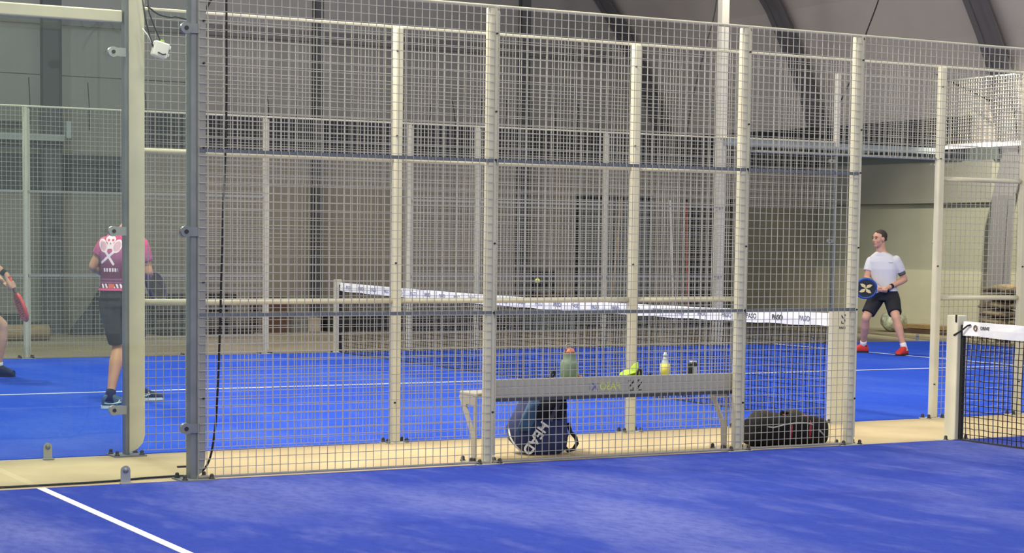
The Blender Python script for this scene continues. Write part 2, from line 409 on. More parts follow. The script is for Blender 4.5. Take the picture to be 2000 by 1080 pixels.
# --- far fence
FC = thing('court_fence', 'far mesh fence along the back edge of the far blue court, behind the net', 'fence', (0, 0, 0))
for s in (-4, -2, -1, 1, 2, 4): post(FC, X(s), YC, -1, w=.052)
post(FC, X(8), YC, -1, w=.05, m=STEELD, flange=False)
for s0, s1 in ((-6, -4), (-4, -2), (-2, -1), (1, 2), (2, 4), (4, 6)):
    x0 = X(s0)+.03; x1 = X(s1)-.02
    wires_x(x0, x1, .03, HT, YC-.05, FC)
    for z in (.99, 1.98): MB().box((x0, YC-.02, z-.012), (x1, YC, z+.012)).build('rail', WIRE, FC)
wires_x(X(-1)+.03, X(1), 2.15, HT, YC-.05, FC)
wires_x(X(6), X(8), 2.0, HT, YC-.05, FC)
MB().rbox((X(-6), YC-.035, HT-.008), (X(6), YC-.005, HT+.014), .005).build('top_rail', STEEL, FC)
TEAL = mat('pale_rail', (148, 158, 158), .5, .1)
MB().rbox((X(6), YC-.03, HT-.1), (X(10), YC+.03, HT), .008).build('top_rail', TEAL, FC)
MB().rbox((X(6), YC-.034, HT), (X(8), YC+.034, HT+.02), .005).build('top_rail', STEEL, FC)
# raised corner: four metres high
wires_x(X(8)+.03, X(10), HT+.02, 3.98, YC-.05, FC)
WHT = mat('pale_frame', (222, 216, 196), .5)
MB().rbox((X(8)-.03, YC-.04, HT-.06), (X(8)+.035, YC+.03, 4.0), .008).build('frame_upright', WHT, FC)
MB().rbox((X(8), YC-.03, 3.97), (X(10)+.03, YC+.02, 4.0), .006).build('top_rail', WHT, FC)
MB().rbox((X(10)-.035, YC-.05, HT-.04), (X(10), YC-.02, 3.75), .006).build('frame_upright', WHT, FC)
MB().rbox((X(10)+.01, YC-.03, 0.01), (X(10)+.08, YC+.04, 3.85), .008).build('fence_post', STEELD, FC)
for s0, s1 in ((6, 8), (8, 10)):
    g = MB().box((X(s0)+.05, YC-.006, .02), (X(s1)-.02, YC+.006, 2.0 if s0 == 6 else HT-.1)).build('glass_pane', GLASSF, FC)
    for f in (.3, .83): floor_clamp(g, X(s0)+f*2, YC-.004)
for z in (1.52, 2.7):
    glass_clamp(FC, X(8)-.04, YC-.05, z); glass_clamp(FC, X(10), YC-.05, z)
# light mast on the far fence
LM = thing('light_mast', 'tall pale square floodlight mast rising from the far fence above its top rail', 'mast', (X(6), YC+.1, 0))
MB().rbox((-.062, -.062, .012), (.062, .062, 6.3), .01).build('mast_tube', WHT, LM)
MB().box((-.12, -.12, 0), (.12, .12, .014)).build('base_plate', STEEL, LM)

# --- end wall of the far court
FD = thing('court_end_wall', 'glass end wall of the far court with pale rail and mesh strip on top, in front of the sacks', 'fence', (0, 0, 0))
XE = X(10)+.045
ys = [YC, YC-2.0, YC-4.0, YC-6.0, YC-8.0, YB+.1]
for a, b_ in zip(ys[:-1], ys[1:]):
    wires_y(b_+.03, a-.05, HT+.05, 3.98, XE-.05, FD)
    MB().box((XE-.006, b_+.02, .02), (XE+.006, a-.03, HT-.05)).build('glass_pane', GLASSF, FD)
    MB().rbox((XE-.03, b_-.03, .01), (XE+.04, b_+.03, 4.0), .008).build('fence_post', STEELD, FD)
MB().rbox((XE-.06, YB, HT-.03), (XE-.01, YC-.06, HT+.04), .008).build('rail', WHITE, FD)
MB().rbox((XE-.03, YB, 3.97), (XE+.03, YC-.06, 4.0), .006).build('top_rail', STEELD, FD)

# ------------------------------------------------------------------ nets
def net(label, y0, y1, plate0, near):
    t = thing('padel_net', label, 'net', (0, y0, 0)); L = y1-y0; sg = 1 if L > 0 else -1
    ya, yb = sg*.10, L-sg*.1
    def ztop(f): return .905 - .035*4*f*(1-f)
    def bul(f): return 0
    n = round(abs(yb-ya)/.048); m = 18
    b = MB(); r = random.Random(3)
    offs = [[r.uniform(-.006, .006) for j in range(m+1)] for i in range(n+1)]
    def pt(i, j):
        f = i/n; zt = ztop(f)-.07; z = .012+(zt-.012)*j/m
        return (offs[i][j]*.8 - .02*math.sin(math.pi*j/m)*(.6+.4*math.sin(i*.5)), ya+(yb-ya)*f+offs[i][j], z + r.uniform(-.003, .003))
    G = [[pt(i, j) for j in range(m+1)] for i in range(n+1)]
    for i in range(n+1):
        for j in range(m): b.bar(G[i][j], G[i][j+1], .0048, .0048, (1, 0, 0), False)
    for j in range(m+1):
        for i in range(n): b.bar(G[i][j], G[i+1][j], .0048, .0048, (0, 0, 1), False)
    b.build('netting', BLACK, t, flip=False)
    e = MB()
    for yy in (ya-sg*.015, yb+sg*.015): e.box((-.012, min(yy-.02, yy+.02), .02), (.012, max(yy-.02, yy+.02), .88))
    e.build('edge_binding', BLACK, t)
    e = MB(); e.tube([(0, ya, .014), (0, yb, .014)], .008, 6); e.build('bottom_cord', mat('net_cord', (52, 50, 52), .8), t)
    bb = MB(); k = 60; vs = []; fs = []
    for i in range(k+1):
        f = i/k; z = ztop(f); yy = ya+(yb-ya)*f; wv = .004*math.sin(i*1.7)
        vs += [(-.016+wv*.4, yy, z-.105+wv), (-.017+wv, yy, z-.05), (-.01, yy, z+.002), (.01, yy, z+.002), (.016, yy, z-.05), (.014, yy, z-.105+wv)]
    for i in range(k):
        for q in range(6): fs.append((i*6+q, i*6+(q+1) % 6, (i+1)*6+(q+1) % 6, (i+1)*6+q))
    fs += [tuple(range(6)), tuple(k*6+q for q in range(6))]
    band = bb.add(vs, fs).build('net_band', BAND, t)
    # posts
    for yy, pl in ((0, plate0), (L, .09)):
        if pl > .15:
            q = MB().rbox((-.085, yy-.045, .01), (.125, yy+.02, .945), .006)
        elif yy == 0: q = MB().rbox((-.045, yy-.075, .01), (.045, yy+.045, .95), .006)
        else: q = MB().rbox((-.045, yy-.03, .01), (.045, yy+.045, .945), .006)
        q = q.build('net_post', STEEL, t)
        MB().box((-.12, yy-.06, .0), (.12, yy+.06, .012)).build('base_plate', STEEL, q)
        for dx in (-.1, .1): bolt(dx, yy-.04, .012, q)
    return t, band
INK = mat('dark_print', (46, 46, 48), .7); INKG = mat('blue_grey_print', (120, 128, 158), .7)
NB, bandB = net('padel net with white band and black mesh stretched across the far blue court', YB, YC, .21, False)
for k in range(26):
    yy = .42 + k*.37
    z = (.905-.035*4*(yy/10)*(1-yy/10))-.052
    o = text_part('PASO', .062, face_front(-.0195, yy, z, -math.pi/2), INK if k in (1, 2) else INKG, bandB)
pp = [c for c in NB.children if c.name.startswith('net_post')][0]
text_part('PASO 4', .026, face_front(.02, -.0465, .79), INK, pp)
def hatch_logo(parent, cx, y, cz, s, m, mir=1):
    b = MB()
    def q(pts):
        pts = [(cx+mir*p[0]*s, cz+p[1]*s) for p in pts]; b.prism(pts, 'y', y, y-.001)
    for o in (-.15, .12, .4):
        q([(-.5, .45-o*.5-.1), (-.5, .45-o*.5+.06), (.35, -.55-o*.0+o*.5), (.35, -.7+o*.5)])
    q([(-.5, -1), (-.36, -1), (-.36, -.6), (-.5, -.5)]); q([(-.5, -1), (.2, -1), (.2, -.88), (-.5, -.88)]); q([(.0, .6), (.4, .6), (.4, .25)])
    return b.build('logo', m, parent)
hatch_logo(pp, .022, -.0462, .873, .047, INK)
NA, bandA = net('near padel net with black mesh and cream band at the right edge of the photo', YA, -10.0, .13, True)
text_part('DRIVE', .034, face_front(-.0195, -.335, .862, -math.pi/2), INK, bandA)
b = MB(); b.tube([(-.0195, -.235+.016*math.cos(a*.7854), .862+.02*math.sin(a*.7854)) for a in range(8)], .005, 5, closed=True); b.build('logo', mat('brown_print', (112, 92, 60), .7), bandA)
MB().tube([(-.05, -.04, .80), (-.045, -.10, .83), (-.03, -.16, .875), (-.025, -.19, .885)], .007, 6).build('tie_strap', BLACK, NA)
MB().tube([(-.048, -.06, .955), (-.048, -.06, .90)], .008, 6).build('pin', BLACK, NA)

# ------------------------------------------------------------------ bench
BEN = mat('bench_metal', (176, 172, 156), .5, .1)
BT = thing('bench', 'grey metal bench with logo on its low back board between two fences', 'bench', (0, 0, 0))
for x in (-4.06, -2.04):
    outer = [(.05, .012), (.05, .44), (.50, .44), (.50, .425), (.23, .012)]
    outer = [(.07, .012), (.07, .45), (.50, .45), (.51, .43), (.20, .19), (.17, .012)]
    inner = [(.12, .20), (.12, .36), (.40, .37), (.41, .34), (.16, .20), (.13, .19)]
    outer = [(.085, .012), (.085, .44), (.315, .44), (.32, .425), (.15, .19), (.14, .012)]
    inner = [(.105, .225), (.105, .385), (.215, .385), (.225, .37), (.128, .225), (.115, .215)]
    MB().frame(outer, inner, 'x', x-.006, x+.006).build('leg', BEN, BT)
    lg = MB().box((x-.05, .07, .004), (x+.05, .21, .012)).build('foot_plate', BEN, BT)
    for yy in (.08, .2): bolt(x-.035, yy, .012, lg)
MB().rbox((-4.06, .085, .44), (-2.03, .33, .466), .008).build('seat', BEN, BT)
bd = MB().rbox((-4.0, .055, .428), (-1.985, .08, .555), .006).build('back_board', BEN, BT)
MB().box((-4.0, .05, .408), (-1.985, .082, .43)).build('edge_trim', mat('bench_edge', (66, 68, 74), .6), BT)
YEL = mat('yellow_print', (214, 222, 110), .6); BLU = mat('blue_print', (98, 106, 168), .6)
text_part('PASO', .068, face_front(-3.045, .0535, .486), YEL, BT, mirror=True)
text_part('X1', .066, face_front(-3.18, .0535, .486), BLU, BT, mirror=True)
hatch_logo(BT, -2.875, .054, .50, .046, INK, -1); hatch_logo(BT, -2.80, .054, .50, .046, INK, -1)

# ------------------------------------------------------------------ things on the bench
zs = .4685
JUG = thing('water_jug', 'large sage green insulated bottle with carry loop standing on the bench', 'bottle', (-3.27, .22, zs-.0), .2)
SAGE = mat('sage_green', (112, 132, 106), .55)
MB().lathe([(.05, 0), (.062, .006), (.062, .165), (.057, .182), (.045, .195), (.045, .235), (.046, .24)], n=24).build('body', SAGE, JUG, True)
MB().lathe([(.038, .236), (.039, .252), (.034, .256), (.03, .27), (.012, .276)], n=20).build('cap', mat('clay_orange', (176, 104, 72), .55), JUG, True)
MB().tube([(-.036, 0, .24), (-.036, 0, .29), (-.02, 0, .305), (.0, 0, .30), (.02, 0, .285), (.034, 0, .262)], .005, 8).build('carry_loop', mat('smoky_plastic', (130, 126, 128), .4), JUG, True)
MB().rbox((.045, -.065, .02), (.066, -.03, .09), .005).build('tab', mat('pale_orange', (214, 150, 108), .6), JUG)
LIMEB = thing('drink_bottle', 'small clear bottle with a yellow label standing on the bench', 'bottle', (-2.49, .21, zs), 0)
CLEAR = mat('clear_plastic', (196, 202, 196), .2, c2=(180, 190, 186), scale=20)
MB().lathe([(.024, 0), (.031, .006), (.031, .05), (.029, .06), (.031, .07), (.031, .15), (.026, .165), (.014, .19), (.0125, .205)], n=20).build('body', CLEAR, LIMEB, True)
MB().lathe([(.0325, .072), (.0325, .152)], n=20).build('paper_label', mat('yellow_label', (228, 218, 96), .6), LIMEB, True)
MB().lathe([(.0155, .203), (.0155, .218), (.010, .222), (.009, .235), (.002, .237)], n=14).build('cap', CLEAR, LIMEB, True)
CAN = thing('drink_can', 'black drink can standing alone near the right end of the bench', 'can', (-2.26, .2, zs), 0)
MB().lathe([(.024, 0), (.033, .008), (.033, .148), (.027, .162)], n=20).build('body', mat('can_black', (30, 30, 33), .35, .2), CAN, True)
MB().lathe([(.0275, .160), (.0275, .168), (.025, .166), (.001, .164)], n=20).build('lid', mat('aluminium', (205, 205, 208), .3, .8), CAN, True)
MB().rbox((-.012, -.0345, .07), (.012, -.031, .13), .001).build('emblem', mat('silver_print', (170, 172, 180), .4), CAN)
# lime cloth heap
def blob(name, m, parent, fn, nu=26, nv=14):
    vs = [fn(i/nu, j/nv) for i in range(nu+1) for j in range(nv+1)]
    fs = [(i*(nv+1)+j, (i+1)*(nv+1)+j, (i+1)*(nv+1)+j+1, i*(nv+1)+j+1) for i in range(nu) for j in range(nv)]
    return MB().add(vs, fs).build(name, m, parent, True)
CL = thing('sun_visor', 'crumpled lime green cap with black trim lying on the bench behind the logo', 'cap', (-2.73, .20, zs), 0)
LIME = mat('lime_fabric', (178, 206, 66), .8, c2=(160, 188, 54), scale=30)
def heap(u, v):
    a = 2*math.pi*u; rr = v
    x = .09*rr*math.cos(a)*(1+.12*math.sin(3*a)); y = .085*rr*math.sin(a)
    z = .001+.125*(1-rr**2.2)*(1-.35*math.cos(a)) + .006*math.sin(5*a)*rr
    return (x+.01*(1-rr), y, max(.001, z))
blob('crown', LIME, CL, heap)
MB().loft([((-.16, -.03, .085), (.004, 0, 0), (0, .01, .002)), ((-.12, -.02, .092), (.006, 0, .002), (0, .05, .004)), ((-.06, 0, .105), (.006, 0, .006), (0, .07, .006)), ((-.02, 0, .10), (.006, 0, .01), (0, .06, .01))], 14).build('peak', LIME, CL, True)
MB().tube([(-.052, -.07, .07), (-.045, -.074, .10), (-.025, -.065, .128), (-.008, -.06, .12), (-.015, -.076, .085), (-.03, -.082, .06)], .009, 8).build('trim', BLACK, CL, True)
MB().rbox((.085, -.03, .06), (.102, .0, .09), .004).build('buckle', BLACK, CL)
ST = thing('strap_loop', 'small black strap loop lying on the bench left of the sage bottle', 'strap', (-3.44, .21, zs), 0)
MB().tube([(-.05, 0, .07), (-.02, 0, .072), (.015, .0, .08), (.035, .0, .125), (.045, 0, .13), (.05, 0, .1), (.03, 0, .07), (.0, 0, .06)], .008, 8).build('strap', BLACK, ST, True)
MB().rbox((-.07, -.02, 0), (.05, .02, .075), .01).build('pouch', BLACK, ST)

# ------------------------------------------------------------------ backpack under the bench
NAVY = mat('navy_fabric', (34, 48, 100), .75, c2=(26, 36, 80), scale=12); NAVYD = mat('dark_fabric', (20, 22, 34), .8); TEALF = mat('teal_blue_fabric', (54, 92, 128), .7)
BPK = thing('racket_backpack', 'navy racket backpack with white lettering leaning on the floor under the bench', 'backpack', (-3.37, .42, 0.004), -.2)
# local x along its width, y depth, z height; leaning
def sec(z, x0, x1, d, yc):
    return ((( x0+x1)/2, yc, z), ((x1-x0)/2, 0, 0), (0, d, 0))
def sq(c, u, v, n=20):
    return c, u, v
def superloft(b, secs, n=24, e=.6):
    vs = []; fs = []
    for c, u, v in secs:
        c = Vector(c); u = Vector(u); v = Vector(v)
        for k in range(n):
            a = 2*math.pi*k/n; ca, sa = math.cos(a), math.sin(a)
            vs.append(c + u*math.copysign(abs(ca)**e, ca) + v*math.copysign(abs(sa)**e, sa))
    for i in range(len(secs)-1):
        for k in range(n): fs.append((i*n+k, i*n+(k+1) % n, (i+1)*n+(k+1) % n, (i+1)*n+k))
    fs += [tuple(range(n))[::-1], tuple((len(secs)-1)*n+k for k in range(n))]
    return b.add(vs, fs)
S_ = [sec(0, -.09, .12, .10, 0), sec(.03, -.16, .17, .125, 0), sec(.10, -.225, .185, .13, .01), sec(.18, -.235, .185, .13, .02), sec(.28, -.18, .185, .12, .03), sec(.36, -.13, .18, .11, .05), sec(.43, -.09, .17, .09, .07)]
superloft(MB(), S_).build('body', NAVY, BPK, True)
superloft(MB(), [sec(.17, -.215, -.12, .02, -.115), sec(.26, -.175, -.07, .02, -.105), sec(.36, -.12, -.03, .02, -.075), sec(.42, -.09, .02, .02, -.04)]).build('side_pocket', TEALF, BPK, True)
superloft(MB(), [sec(.25, -.12, .14, .015, -.108), sec(.33, -.10, .16, .02, -.085), sec(.41, -.07, .16, .02, -.055)]).build('top_panel', NAVYD, BPK, True)
MB().tube([(.19, -.03, .21), (.2, -.05, .15), (.235, -.06, .11), (.245, -.06, .07), (.22, -.06, .03), (.18, -.06, .02), (.15, -.07, .05), (.15, -.08, .10), (.17, -.06, .14)], .014, 8).build('shoulder_strap', NAVYD, BPK, True)
MB().tube([(-.243, -.02, .18), (-.24, -.06, .12), (-.215, -.08, .07), (-.165, -.09, .02)], .006, 6).build('piping', mat('white_piping', (215, 215, 215), .6), BPK, True)
MB().bar((.02, -.135, .24), (.10, -.10, .36), .03, .006, (0, 1, 0)).build('strap', mat('grey_strap', (74, 76, 94), .7), BPK)
MT = Matrix.Translation((-.085, -.139, .122)) @ Matrix.Rotation(-.04, 4, 'X') @ Matrix.Rotation(math.pi/2, 4, 'X') @ Matrix.Rotation(math.radians(180+55), 4, 'Z')
text_part('HEAD', .095, MT, mat('white_print', (228, 228, 228), .5), BPK, depth=.006)

# ------------------------------------------------------------------ duffel bag
BLKF = mat('black_fabric', (17, 16, 17), .8, spec=.2, c2=(24, 22, 22), scale=9); OLV = mat('worn_dark_fabric', (46, 42, 36), .85, c2=(36, 33, 29), scale=14); REDS = mat('red_strap', (150, 44, 52), .7)
DUF = thing('duffel_bag', 'black duffel bag with two red straps on the floor beside the net post', 'bag', (-1.42, .21, 0.004), -.06)
def dsec(x, h, d, zc=None): return ((x, 0, (zc if zc is not None else h/2)), (0, d, 0), (0, 0, h/2))
superloft(MB(), [dsec(-.33, .10, .06, .10), dsec(-.315, .18, .11, .1), dsec(-.25, .215, .14), dsec(-.1, .225, .15), (( .08, 0, .112), (0, .15, 0), (0, 0, .112)), dsec(.22, .21, .14), dsec(.30, .19, .115), dsec(.325, .10, .06, .1)], 28, .65).build('body', BLKF, DUF, True)
superloft(MB(), [((-.20, .0, .17), (.115, 0, 0), (0, .1, 0)), ((-.195, 0, .215), (.10, 0, 0), (0, .09, 0)), ((-.20, 0, .25), (.06, 0, 0), (0, .06, 0)), ((-.20, 0, .262), (.02, 0, 0), (0, .02, 0))], 20, .8).build('side_pouch', OLV, DUF, True)
superloft(MB(), [((.06, .01, .17), (.13, 0, 0), (0, .1, 0)), ((.06, .01, .215), (.11, 0, 0), (0, .08, 0)), ((.075, .01, .245), (.045, 0, 0), (0, .05, 0)), ((.08, .01, .255), (.015, 0, 0), (0, .02, 0))], 20, .8).build('side_pouch', OLV, DUF, True)
MB().tube([(-.07, -.02, .21), (-.05, -.02, .243), (0, -.02, .235), (.03, -.02, .2)], .012, 8).build('handle', BLKF, DUF, True)
for x in (-.045, .12):
    pts = []
    for k in range(11):
        a = -math.pi*.5 + math.pi*1.0*k/10
        pts.append((x+.01*math.sin(k), -.148*math.cos(a)-.008*abs(math.cos(a)), .112+.112*math.sin(a)))
    MB().tube(pts, .009, 6).build('strap', REDS, DUF, True)
PIP = mat('pale_piping', (170, 165, 158), .6)
MB().tube([(-.31, -.085, .165), (-.24, -.135, .15), (-.2, -.145, .145), (-.1, -.15, .165), (0, -.155, .175), (.08, -.155, .17), (.14, -.152, .155)], .005, 6).build('piping', PIP, DUF, True)
MB().tube([(.19, -.145, .12), (.24, -.145, .075)], .006, 6).build('zip_pull', PIP, DUF, True)

# ------------------------------------------------------------------ cables, lamp box, litter
def cable(name, pts, r, label, cat, m=CABLE, sub=6):
    P_ = [Vector(p) for p in pts]; out = []
    for i in range(len(P_)-1):
        p0, p1, p2, p3 = P_[max(i-1, 0)], P_[i], P_[i+1], P_[min(i+2, len(P_)-1)]
        for k in range(sub):
            t = k/sub; out.append(.5*((2*p1)+(-p0+p2)*t+(2*p0-5*p1+4*p2-p3)*t*t+(-p0+3*p1-3*p2+p3)*t**3))
    out.append(P_[-1]); return tag(MB().tube(out, r, 6).build(name, m, None, True), label, cat)
cable('power_cable', [(-5.80, .09, 3.4), (-5.80, .09, 2.87), (-5.80, .09, 2.2), (-5.82, .09, 1.6), (-5.835, .09, 1.04), (-5.85, .09, .6), (-5.87, .09, .3), (-5.91, .09, .1), (-5.98, .12, .02), (-6.1, .16, .012), (-6.3, .14, .012), (-6.6, .07, .012), (-7.2, .06, .012)], .0075, 'long black cable hanging beside the near fence corner and running along the floor strip', 'cable')
cable('coiled_cable', [(-5.93, .135, 2.80), (-5.88, .135, 2.90), (-5.80, .135, 2.98), (-5.74, .135, 3.02), (-5.70, .135, 2.96), (-5.66, .15, 2.93), (-5.6, .15, 2.94), (-5.57, .15, 3.02), (-5.63, .135, 3.1), (-5.75, .135, 3.06), (-5.88, .135, 2.95), (-5.94, .135, 2.99), (-5.92, .135, 3.12)], .0075, 'looped black cable bundle hooked over the top of the near fence', 'cable')
LB = thing('junction_box', 'small white square junction box dangling on wires beside the mast', 'box', (-5.83, 1.23, 2.69), 0)
bx = MB().rbox((-.05, -.03, -.05), (.05, .03, .05), .008).build('housing', WHITE, LB); bx.rotation_euler = (0, .25, 0)
MB().tube([(.035, -.031, -.02), (.015, -.036, -.03), (-.02, -.034, -.025)], .004, 6).build('slot', INK, bx)
MB().rbox((-.012, -.012, .048), (.012, .012, .066), .003).build('cable_gland', mat('green_gland', (150, 190, 60), .5), bx)
MB().rbox((.045, -.015, .02), (.065, .015, .04), .003).build('cable_gland', WHITE, bx)
MB().rbox((.045, -.015, -.03), (.065, .015, -.01), .003).build('cable_gland', WHITE, bx)
MB().tube([(-.04, 0, .0), (-.07, 0, .08), (-.1, 0, .2), (-.12, .01, .35)], .006, 6).build('wire', CABLE, LB, True)
MB().tube([(.0, 0, .06), (-.04, 0, .15), (-.075, 0, .24), (-.09, 0, .4)], .005, 6).build('wire', CABLE, LB, True)
MB().tube([(-.05, 0, .03), (-.085, .0, .09), (-.12, 0, .13)], .005, 6).build('wire', WHITE, LB, True)
cable('thin_cable', [(-5.90, 1.30, 2.98), (-5.82, 1.30, 2.93), (-5.74, 1.30, 2.915), (-5.70, 1.3, 2.92), (-5.60, 1.30, 2.905)], .006, 'thin dark cable sagging under the middle fence top rail beside the mast', 'cable')
tag(MB().rbox((-5.93, .60, .004), (-5.87, .618, .016), .003).build('litter', mat('dark_litter', (60, 52, 46), .9)), 'small dark scrap lying on the beige strip between the masts', 'litter')
BALLM = mat('ball_yellow', (208, 214, 92), .9, c2=(196, 204, 80), scale=60)
BL = thing('padel_ball', 'yellow green padel ball flying above the net in mid air', 'ball', (2.25, 10.2, .96), 0)
MB().ell((0, 0, 0), (.033, .033, .033), 18, 12).build('felt', BALLM, BL, True)
b = MB()
b.tube([(.0335*math.cos(a)*math.sqrt(1-.3*math.sin(2*a)**2*0.9), .0335*math.sin(a)*math.sqrt(1-.27*math.sin(2*a)**2), .0335*.52*math.sin(2*a)) for a in [2*math.pi*k/32 for k in range(32)]], .0015, 5, closed=True)
b.build('seam', WHITE, BL, True)
#PART2
# ------------------------------------------------------------------ people
SKIN = mat('skin', (214, 164, 134), .55, c2=(204, 150, 122), scale=9); SKIN2 = mat('skin_tanned', (206, 154, 120), .55, c2=(196, 142, 110), scale=9)
HAIR = mat('brown_hair', (66, 52, 44), .8, c2=(52, 42, 36), scale=60); EYE = mat('eye_dark', (40, 32, 30), .3); LIPS = mat('lips', (150, 92, 82), .6)
def baked(mb, name, voxel, m, parent, it=4, faces=None):
    t = mb.build('tmp', m if not isinstance(m, (list, tuple)) else m[0])
    md = t.modifiers.new('r', 'REMESH'); md.mode = 'VOXEL'; md.voxel_size = voxel
    if it:
        sm = t.modifiers.new('s', 'SMOOTH'); sm.factor = .5; sm.iterations = it
    bpy.context.view_layer.update()
    me = bpy.data.meshes.new_from_object(t.evaluated_get(bpy.context.evaluated_depsgraph_get()))
    old = t.data; bpy.data.objects.remove(t); bpy.data.meshes.remove(old)
    me.materials.clear()
    for x in (m if isinstance(m, (list, tuple)) else [m]): me.materials.append(x)
    me.polygons.foreach_set('use_smooth', [True]*len(me.polygons))
    if faces:
        me.polygons.foreach_set('material_index', [faces(p.center, p.normal) for p in me.polygons])
    me.update(); me.name = name
    o = bpy.data.objects.new(name, me); COL.objects.link(o); o.parent = parent; return o
def limb(b, pts, rs, n=14):
    b.tube(pts, rs, n)
    for p, r in zip(pts, rs): b.ell(p, (r*.99,)*3, 12, 8)
def lerp(a, b, t): return Vector(a)*(1-t)+Vector(b)*t
def along(pts, ts): return [lerp(pts[0], pts[1], t) for t in ts]
def seg(a, b, spec): return [lerp(a, b, t) for t, r in spec], [r for t, r in spec]
def torso_secs(spec, lat, grow=0.0):
    out = []
    for c, hw, hd in spec:
        u = Vector(lat).normalized(); v = Vector((-u.y, u.x, 0)).normalized()
        out.append((c, u*(hw+grow), v*(hd+grow)))
    return out
def tloft(b, secs, n=22, e=.8):
    vs = []; fs = []
    for c, u, v in secs:
        c = Vector(c)
        for k in range(n):
            a = 2*math.pi*k/n; ca, sa = math.cos(a), math.sin(a)
            vs.append(c + u*math.copysign(abs(ca)**e, ca) + v*math.copysign(abs(sa)**e, sa))
    for i in range(len(secs)-1):
        for k in range(n): fs.append((i*n+k, i*n+(k+1) % n, (i+1)*n+(k+1) % n, (i+1)*n+k))
    fs += [tuple(range(n))[::-1], tuple((len(secs)-1)*n+k for k in range(n))]
    b.add(vs, fs)
def head_geo(b, c, f, neck):
    c = Vector(c); f = Vector(f).normalized(); up = Vector((0, 0, 1)); l = up.cross(f).normalized(); up = f.cross(l)
    M = Matrix((f, l, up)).transposed(); T = lambda x, y, z: c + M @ Vector((x, y, z))
    b.ell(T(-.010, 0, .025), (.100, .079, .093), 18, 12, M)
    b.ell(T(.02, 0, -.04), (.07, .06, .075), 16, 10, M)
    b.ell(T(.05, 0, -.085), (.036, .036, .028), 12, 8, M)           # chin
    b.ell(T(.04, 0, .035), (.05, .062, .04), 14, 8, M)              # brow
    b.tube([T(.082, 0, .02), T(.093, 0, -.010), T(.099, 0, -.022)], [.009, .012, .014], 8)
    b.ell(T(.090, 0, -.026), (.016, .019, .011), 10, 6, M)           # nose tip
    b.ell(T(.078, 0, -.058), (.016, .026, .012), 10, 6, M)          # mouth mass
    for s in (-1, 1):
        b.ell(T(-.005, s*.078, -.005), (.02, .01, .033), 10, 8, M)  # ear
        b.ell(T(.05, s*.04, -.022), (.03, .024, .032), 10, 8, M) # cheek
    b.tube([neck, T(-.02, 0, -.05)], [.06, .056], 14)
    return T, M
def head_parts(T, M, body, hairm, cap=False):
    for s in (-1, 1):
        MB().ell(T(.081, s*.031, .012), (.006, .011, .006), 10, 6, M).build('eye', EYE, body, True)
        MB().tube([T(.087, s*.016, .03), T(.086, s*.034, .034), T(.074, s*.05, .028)], .005, 6).build('eyebrow', hairm, body, True)
    MB().tube([T(.086, -.014, -.058), T(.0925, 0, -.057), T(.086, .014, -.058)], .004, 6).build('mouth', LIPS, body, True)
def hair_geo(b, T, M, short=True):
    b.ell(T(-.020, 0, .04), (.099, .084, .088), 18, 12, M)
    b.ell(T(-.05, 0, -.01), (.058, .073, .06), 14, 10, M)
def grip_hand(b, c, axis, palm, wrist, r=.026, thumb=1, size=1.0):
    # hand closed round a bar through c along axis; the palm lies on the side 'palm'
    c = Vector(c); a = Vector(axis).normalized(); p = Vector(palm); p = (p-a*p.dot(a)).normalized(); q = a.cross(p)
    pc = c + p*(r+.012)
    b.ell(pc, (.043*size, .016, .034), 12, 8, Matrix((a, p, q)).transposed())
    b.tube([wrist, lerp(wrist, pc, .6), pc], [.027, .026, .02], 12)
    lens = (.95, 1.08, 1.0, .8)
    for k in range(4):
        o = c + a*((k-1.5)*.0205*thumb)
        pts = []
        for j in range(6):
            an = math.radians(35 + j*44*lens[k]); pts.append(o + (p*math.cos(an) + q*math.sin(an))*(r+.006))
        b.tube([pc+a*((k-1.5)*.019*thumb)+q*.015] + pts, [.0095]*2+[.0092, .009, .0085, .008, .007], 8)
    o = c - a*(.036*thumb)
    pts = [pc - a*(.03*thumb) - q*.012]
    for j in range(4):
        an = math.radians(-35 - j*38); pts.append(o - a*(.008*thumb*j*.3) + (p*math.cos(an)+q*math.sin(an))*(r+.007))
    b.tube(pts, [.0125, .0115, .0105, .0095, .008], 8)
def shoe_geo(b, ank, toe_dir, L=.28, heel=.07, w=.045, lift=0.0):
    # outline from heel to toe with the ankle collar
    f = Vector((toe_dir[0], toe_dir[1], 0)).normalized(); l = Vector((-f.y, f.x, 0)); a = Vector(ank); g = Vector((a.x, a.y, lift))
    secs = []
    for t, hw, h in ((-heel, .024, .07), (-heel+.012, .04, .10), (-.02, .046, .128), (.03, .046, .122), (.08, .049, .095), (.13, .052, .074), (.17, .048, .06), (L-heel-.012, .034, .048), (L-heel, .014, .03)):
        secs.append((g + f*t + Vector((0, 0, h/2+.004)), l*hw, Vector((0, 0, h/2))))
    tloft(b, secs, 18, .75)
def sole_geo(b, ank, toe_dir, L=.28, heel=.07, lift=0.0):
    f = Vector((toe_dir[0], toe_dir[1], 0)).normalized(); l = Vector((-f.y, f.x, 0)); g = Vector((ank[0], ank[1], lift))
    o = [(-heel-.006, .02), (-heel+.012, .04), (.03, .045), (.1, .052), (.16, .05), (L-heel-.02, .036), (L-heel+.006, .012)]
    P_ = [g+f*t+l*hw for t, hw in o] + [g+f*t-l*hw for t, hw in o[::-1]]
    n = len(P_); vs = [p+Vector((0, 0, .0)) for p in P_] + [p+Vector((0, 0, .024)) for p in P_]
    b.add(vs, [tuple(range(n))[::-1], tuple(range(n, 2*n))] + [(i, (i+1) % n, n+(i+1) % n, n+i) for i in range(n)])

